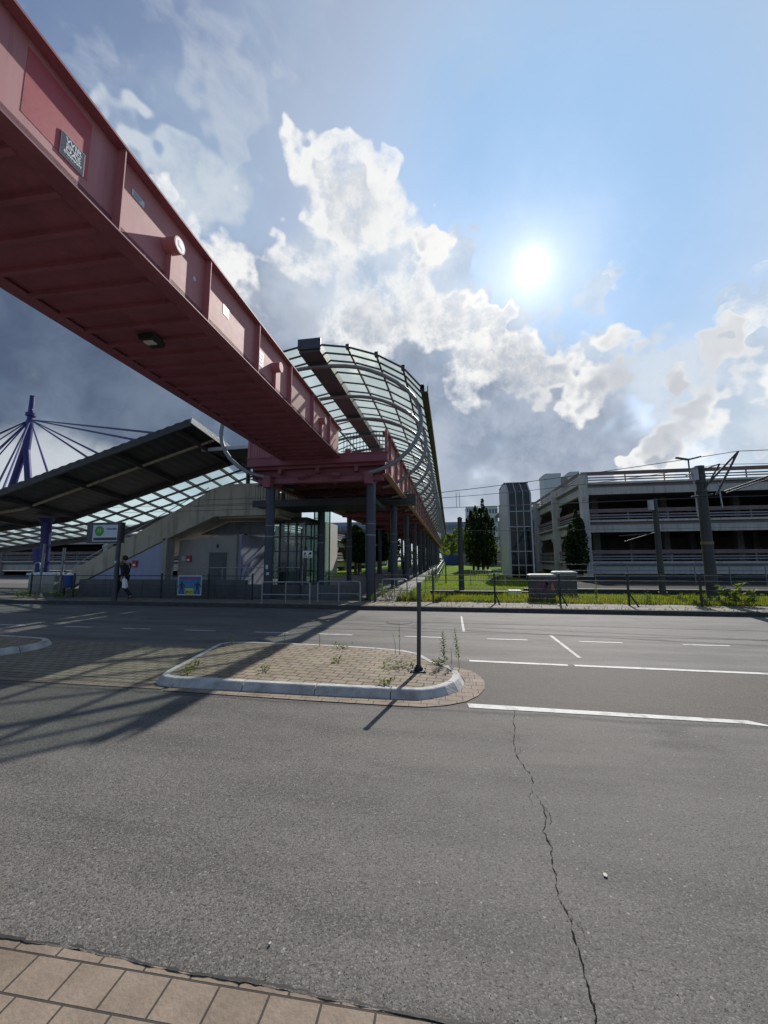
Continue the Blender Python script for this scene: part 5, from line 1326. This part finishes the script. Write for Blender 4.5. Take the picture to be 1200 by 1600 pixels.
# low hedge/gate on the lawn
LG = thing('lawn_gate', 'low grey tube gate on the lawn in front of the trees', 'gate', (2.2, 24, .1))
m = MB(); m.tube([(1.2,24,.1),(1.2,24,.95),(3.2,24,.95),(3.2,24,.1)], .03, 8); m.build('frame', M['rail'], LG)
m = MB(); x = 1.35
while x < 3.15: m.tube([(x,24,.2),(x,24,.95)], .012, 5); x += .15
m.build('bars', M['rail'], LG)

# bicycles by the railing under the walkway
def bicycle(label, loc, rz):
    B_ = thing('bicycle', label, 'bicycle', loc, rz, 'bicycles parked along the railing')
    for x in (-.52, .52):
        m = MB(); m.tube([(x+.33*math.cos(R(a)),0,.34+.33*math.sin(R(a))) for a in range(0,360,15)], .02, 6, closed=True); w = m.build('wheel', M['black'], B_, False)
        m = MB()
        for a in range(0,180,30): m.tube([(x+.32*math.cos(R(a)),0,.34+.32*math.sin(R(a))),(x-.32*math.cos(R(a)),0,.34-.32*math.sin(R(a)))], .003, 4)
        m.build('spokes', M['rail'], w, False)
    m = MB()
    for a, b in (((-.52,0,.34),(-.12,0,.30)),((-.12,0,.30),(-.24,0,.80)),((-.52,0,.34),(-.22,0,.72)),((-.22,0,.72),(.36,0,.78)),((-.12,0,.30),(.38,0,.70)),((.34,0,.95),(.40,0,.66)),((.40,0,.66),(.52,0,.34))): m.tube([a, b], .017, 6)
    m.build('frame', M['steelgrey'], B_, False)
    m = MB(); m.ball((-.26,0,.87), .13, .06, .035, 10, 5); m.tube([(-.24,0,.78),(-.26,0,.86)], .013, 6); m.build('saddle', M['black'], B_, False)
    m = MB(); m.tube([(.28,-.28,.98),(.36,-.12,1.0),(.34,0,.95),(.36,.12,1.0),(.28,.28,.98)], .014, 6); m.build('handlebar', M['rail'], B_, False)
    return B_
bk = bicycle('nearest bicycle parked at the edge of the path right of the columns', (-1.35, 27.5, .112), R(70))
for y, x, a, l in ((29.2,-1.2,62,'second bicycle in the row, just behind the nearest one'),(31.,-1.25,75,'third bicycle in the row beside the path'),(33.2,-1.1,58,'fourth bicycle in the row beside the path, further back'),(36.,-1.15,72,'bicycle furthest back in the row beside the path')):
    copy_tree(bk, (x, y, .112), l, R(a))
BRL = thing('path_railing', 'sloping tube railing beside the path behind the bicycles', 'railing', (-.9, 28, .1))
m = MB(); m.tube([(-.85,26,1.05),(-.75,52,1.7)], .03, 8); m.tube([(-.85,26,.6),(-.75,52,1.2)], .02, 8); m.build('rail', M['rail'], BRL)
y = 26.
while y <= 52: 
    m = MB(); m.tube([(-.85+.1*(y-26)/26,y,.1),(-.85+.1*(y-26)/26,y,1.05+.65*(y-26)/26)], .025, 6); m.build('post', M['rail'], BRL); y += 2.6
TP = thing('lawn_post', 'thin dark post on the bright lawn left of the lone mast', 'post', (-.28, 25., .1))
m = MB(); m.tube([(-.28,25.,.1),(-.28,25.,1.9)], .04, 8); m.build('shaft', M['darksteel'], TP)
m = MB(); m.box(-.42,24.98,1.5,-.14,25.0,1.85); m.build('plate', M['bluebin'], TP)

# ================================================================== WEEDS AND GRASS
def leafquad(m, c, d, w, L_, droop=.3):
    d = Vector(d).normalized(); s = d.cross(Vector((0,0,1)))
    if s.length < .01: s = Vector((1,0,0))
    s.normalize(); c = Vector(c); mid = c + d*L_*.5 + Vector((0,0,L_*.08)); tip = c + d*L_ - Vector((0,0,L_*droop))
    m.face([c, mid + s*w*.5, tip, mid - s*w*.5])
def tall_weed(label, x, y, z, h, lean, n, L_, seed, mat=None, bare=.0):
    rnd = random.Random(seed); T_ = thing('weed', label, 'weed', (x, y, z), 0, 'weeds growing in the paving joints')
    top = (lean[0]*h, lean[1]*h, h)
    m = MB(); m.tube([(0,0,0),(top[0]*.4+.01,top[1]*.4,h*.5),top], [.0045,.0035,.002], 5); m.build('stem', M['drystem'], T_, False)
    m = MB()
    for k in range(n):
        t = bare + (1-bare)*(k+rnd.random())/n; a = k*2.4 + rnd.random(); p = Vector((top[0]*t, top[1]*t, h*t))
        l = L_*(.45 + .6*math.sin(math.pi*min(1, (t*.8+.15))))
        leafquad(m, p, (math.cos(a), math.sin(a), .55), l*.42, l*1.25, .25)
    m.build('leaves', mat or M['weed'], T_, False); return T_
tall_weed('left of two tall leafy weeds at the nose of the traffic island', -.12, 6.02, .096, .46, (-.04,0), 46, .075, 1, bare=.15)
tall_weed('right of two tall leafy weeds beyond the nose of the island', .10, 6.10, .0, .60, (-.10,0), 40, .07, 2, bare=.25)
tall_weed('thin tall weed behind the short grey post on the island', -.86, 6.50, .096, .52, (.0,0), 14, .05, 3, bare=.4)
tall_weed('short dry stalk beside the thin tall weed on the island', -.92, 6.48, .096, .34, (-.12,0), 6, .04, 4, bare=.5)
tall_weed('weed with two stalks near the far kerb of the island', -2.35, 6.85, .096, .30, (-.08,0), 10, .05, 5)
tall_weed('pale stalk weed near the far kerb, left of the two stalk one', -3.05, 6.9, .096, .22, (.06,0), 10, .05, 6)
tall_weed('small weed at the left far corner of the island', -4.0, 6.75, .096, .16, (-.3,.1), 16, .07, 7)
tall_weed('dry stub of a weed near the nose kerb of the island', -.02, 6.0, .096, .24, (.0,0), 5, .03, 8, bare=.4)
def low_weed(label, x, y, z, r, n, seed, h=.09):
    rnd = random.Random(seed); T_ = thing('weed', label, 'weed', (x, y, z), 0, 'weeds growing in the paving joints')
    m = MB()
    for k in range(n):
        a = rnd.random()*6.28; d = r*rnd.random()**.7; p = (d*math.cos(a), d*math.sin(a)*.6, h*rnd.random()*.6)
        b = rnd.random()*6.28; leafquad(m, p, (math.cos(b), math.sin(b), .7*rnd.random()+.15), .026, .06 + .06*rnd.random(), .15)
    m.build('leaves', M['weed'], T_, False)
    m = MB()
    for k in range(4): a = k*1.6; m.tube([(0,0,0),(r*.6*math.cos(a),r*.4*math.sin(a),h*.4)], .003, 4)
    m.build('stem', M['drystem'], T_, False)
low_weed('spreading weed left of the foot of the grey post', -.78, 5.75, .096, .24, 34, 11)
low_weed('tuft against the near kerb in front of the grey post', -.84, 4.93, .096, .10, 22, 12)
low_weed('tiny tuft in the middle of the island paving', -2.62, 5.30, .096, .06, 12, 13)
low_weed('tuft along the left inner kerb of the island', -3.75, 5.3, .096, .14, 20, 14)
low_weed('tuft at the near left corner of the island', -3.60, 4.98, .096, .09, 16, 15)
low_weed('small tuft behind the nose kerb of the island', -.20, 6.0, .096, .12, 24, 16)
low_weed('sparse tuft at the far kerb in the middle of the island', -1.9, 6.82, .096, .16, 24, 17)
low_weed('single low weed in the paving right of the island centre', -1.75, 5.9, .096, .07, 14, 18)
# bushier plants along the verge
def shrub(label, x, y, r, h, n, seed, mat, L_=.10, name='shrub', z=.1, grp='plants along the verge'):
    rnd = random.Random(seed); T_ = thing(name, label, 'plant', (x, y, z), 0, grp)
    m = MB(); st = MB()
    for k in range(max(5, n//14)):
        a = rnd.random()*6.28; d = r*rnd.random()**.6; hx = h*(.5 + .5*rnd.random()); bx, bY = d*math.cos(a), d*math.sin(a)*.7
        tx, ty = bx*1.25, bY*1.25; st.tube([(bx*.6,bY*.6,0),(tx,ty,hx)], [.006,.002], 4)
        for j in range(14):
            t = .2 + .8*rnd.random(); b = rnd.random()*6.28
            leafquad(m, (lerp(bx*.6,tx,t), lerp(bY*.6,ty,t), hx*t), (math.cos(b), math.sin(b), .5), L_*.36, L_*(.6+.7*rnd.random()), .25)
    m.build('leaves', mat, T_, False); st.build('stem', M['drystem'], T_, False); return T_
shrub('tangle of tall weeds right of the front right column', -2.1, 14.75, .75, .62, 420, 31, M['weed'], .11)
shrub('second weed tangle between the column and the fence post', -1.35, 14.7, .55, .55, 300, 32, M['weed'], .11)
shrub('low weeds around the foot of the front right column', -3.0, 14.2, .45, .30, 160, 33, M['weed'], .09)
shrub('dry reddish weed at the left foot of the front right column', -3.55, 14.6, .35, .38, 120, 34, M['drystem'], .08)
shrub('big leaved bush at the foot of the thick tram mast', 9.1, 14.3, .55, .75, 190, 35, M['leaf_light'], .24)
shrub('leafy plant left of the thick tram mast', 8.3, 14.3, .25, .50, 60, 36, M['leaf_light'], .20)
shrub('thin upright weed between mast and right edge', 10.6, 14.4, .35, .60, 110, 37, M['weed'], .12)
shrub('pale weed at the right edge of the verge', 11.6, 14.3, .35, .55, 110, 38, M['weed'], .12)
shrub('tall mullein stalk on the verge behind the third fence post', 5.05, 14.9, .06, .85, 60, 39, M['weed'], .10)
shrub('shorter stalk on the verge left of the slim mast', 6.6, 14.6, .06, .55, 40, 40, M['weed'], .09)
shrub('shrub by the fence at the foot of the blue bin', -15.5, 13.75, .75, .42, 260, 41, M['weed'], .12)
shrub('weeds at the left end of the fence', -17.9, 13.9, .7, .35, 200, 42, M['weed'], .11)
shrub('dark bush on the lawn in front of the tree clump', 2.75, 27., .6, .9, 200, 43, M['leaf_mid'], .16)
# grass blades on the verge and lawn
def blades(name, n, xa, xb, ya, yb, hmin, hmax, seed, dens, mat):
    rnd = random.Random(seed); m = MB(); k = 0
    while k < n:
        x = rnd.uniform(xa, xb); y = ya + (yb-ya)*rnd.random()**dens
        if noise.noise(Vector((x*.9, y*1.4, seed))) < -.25: k += 1; continue
        h = rnd.uniform(hmin, hmax)*(.7 + .6*max(0, noise.noise(Vector((x*.6, y*.8, 3)))+.4)); a = rnd.random()*6.28; w = .006 + .006*rnd.random() + .0006*y
        z = lawn_z(x, y); l = h*.45*rnd.random(); c, s = math.cos(a), math.sin(a)
        m.face([(x - s*w, y + c*w, z-.01), (x + s*w, y - c*w, z-.01), (x + c*l, y + s*l, z + h)]); k += 1
    return struct(m.build(name, mat), 'stuff')
blades('verge_grass', 16000, -2.0, 18., 14.28, 16.5, .06, .24, 51, 1.6, M['blade'])
blades('lawn_grass', 26000, -1.8, 20., 16., 34., .03, .10, 52, 1.2, M['blade'])
rnd = random.Random(9); m = MB()
for k in range(260):   # tufts in the joints of the far footway
    x = rnd.uniform(-3, 14); y = 12.80 + .03*rnd.random() if rnd.random() < .5 else rnd.uniform(12.9, 14.3)
    for j in range(4):
        a = rnd.random()*6.28; h = .02 + .07*rnd.random(); m.face([(x-.008,y,.11),(x+.008,y,.11),(x+.03*math.cos(a),y+.03*math.sin(a),.11+h)])
struct(m.build('joint_grass', M['blade']), 'stuff')
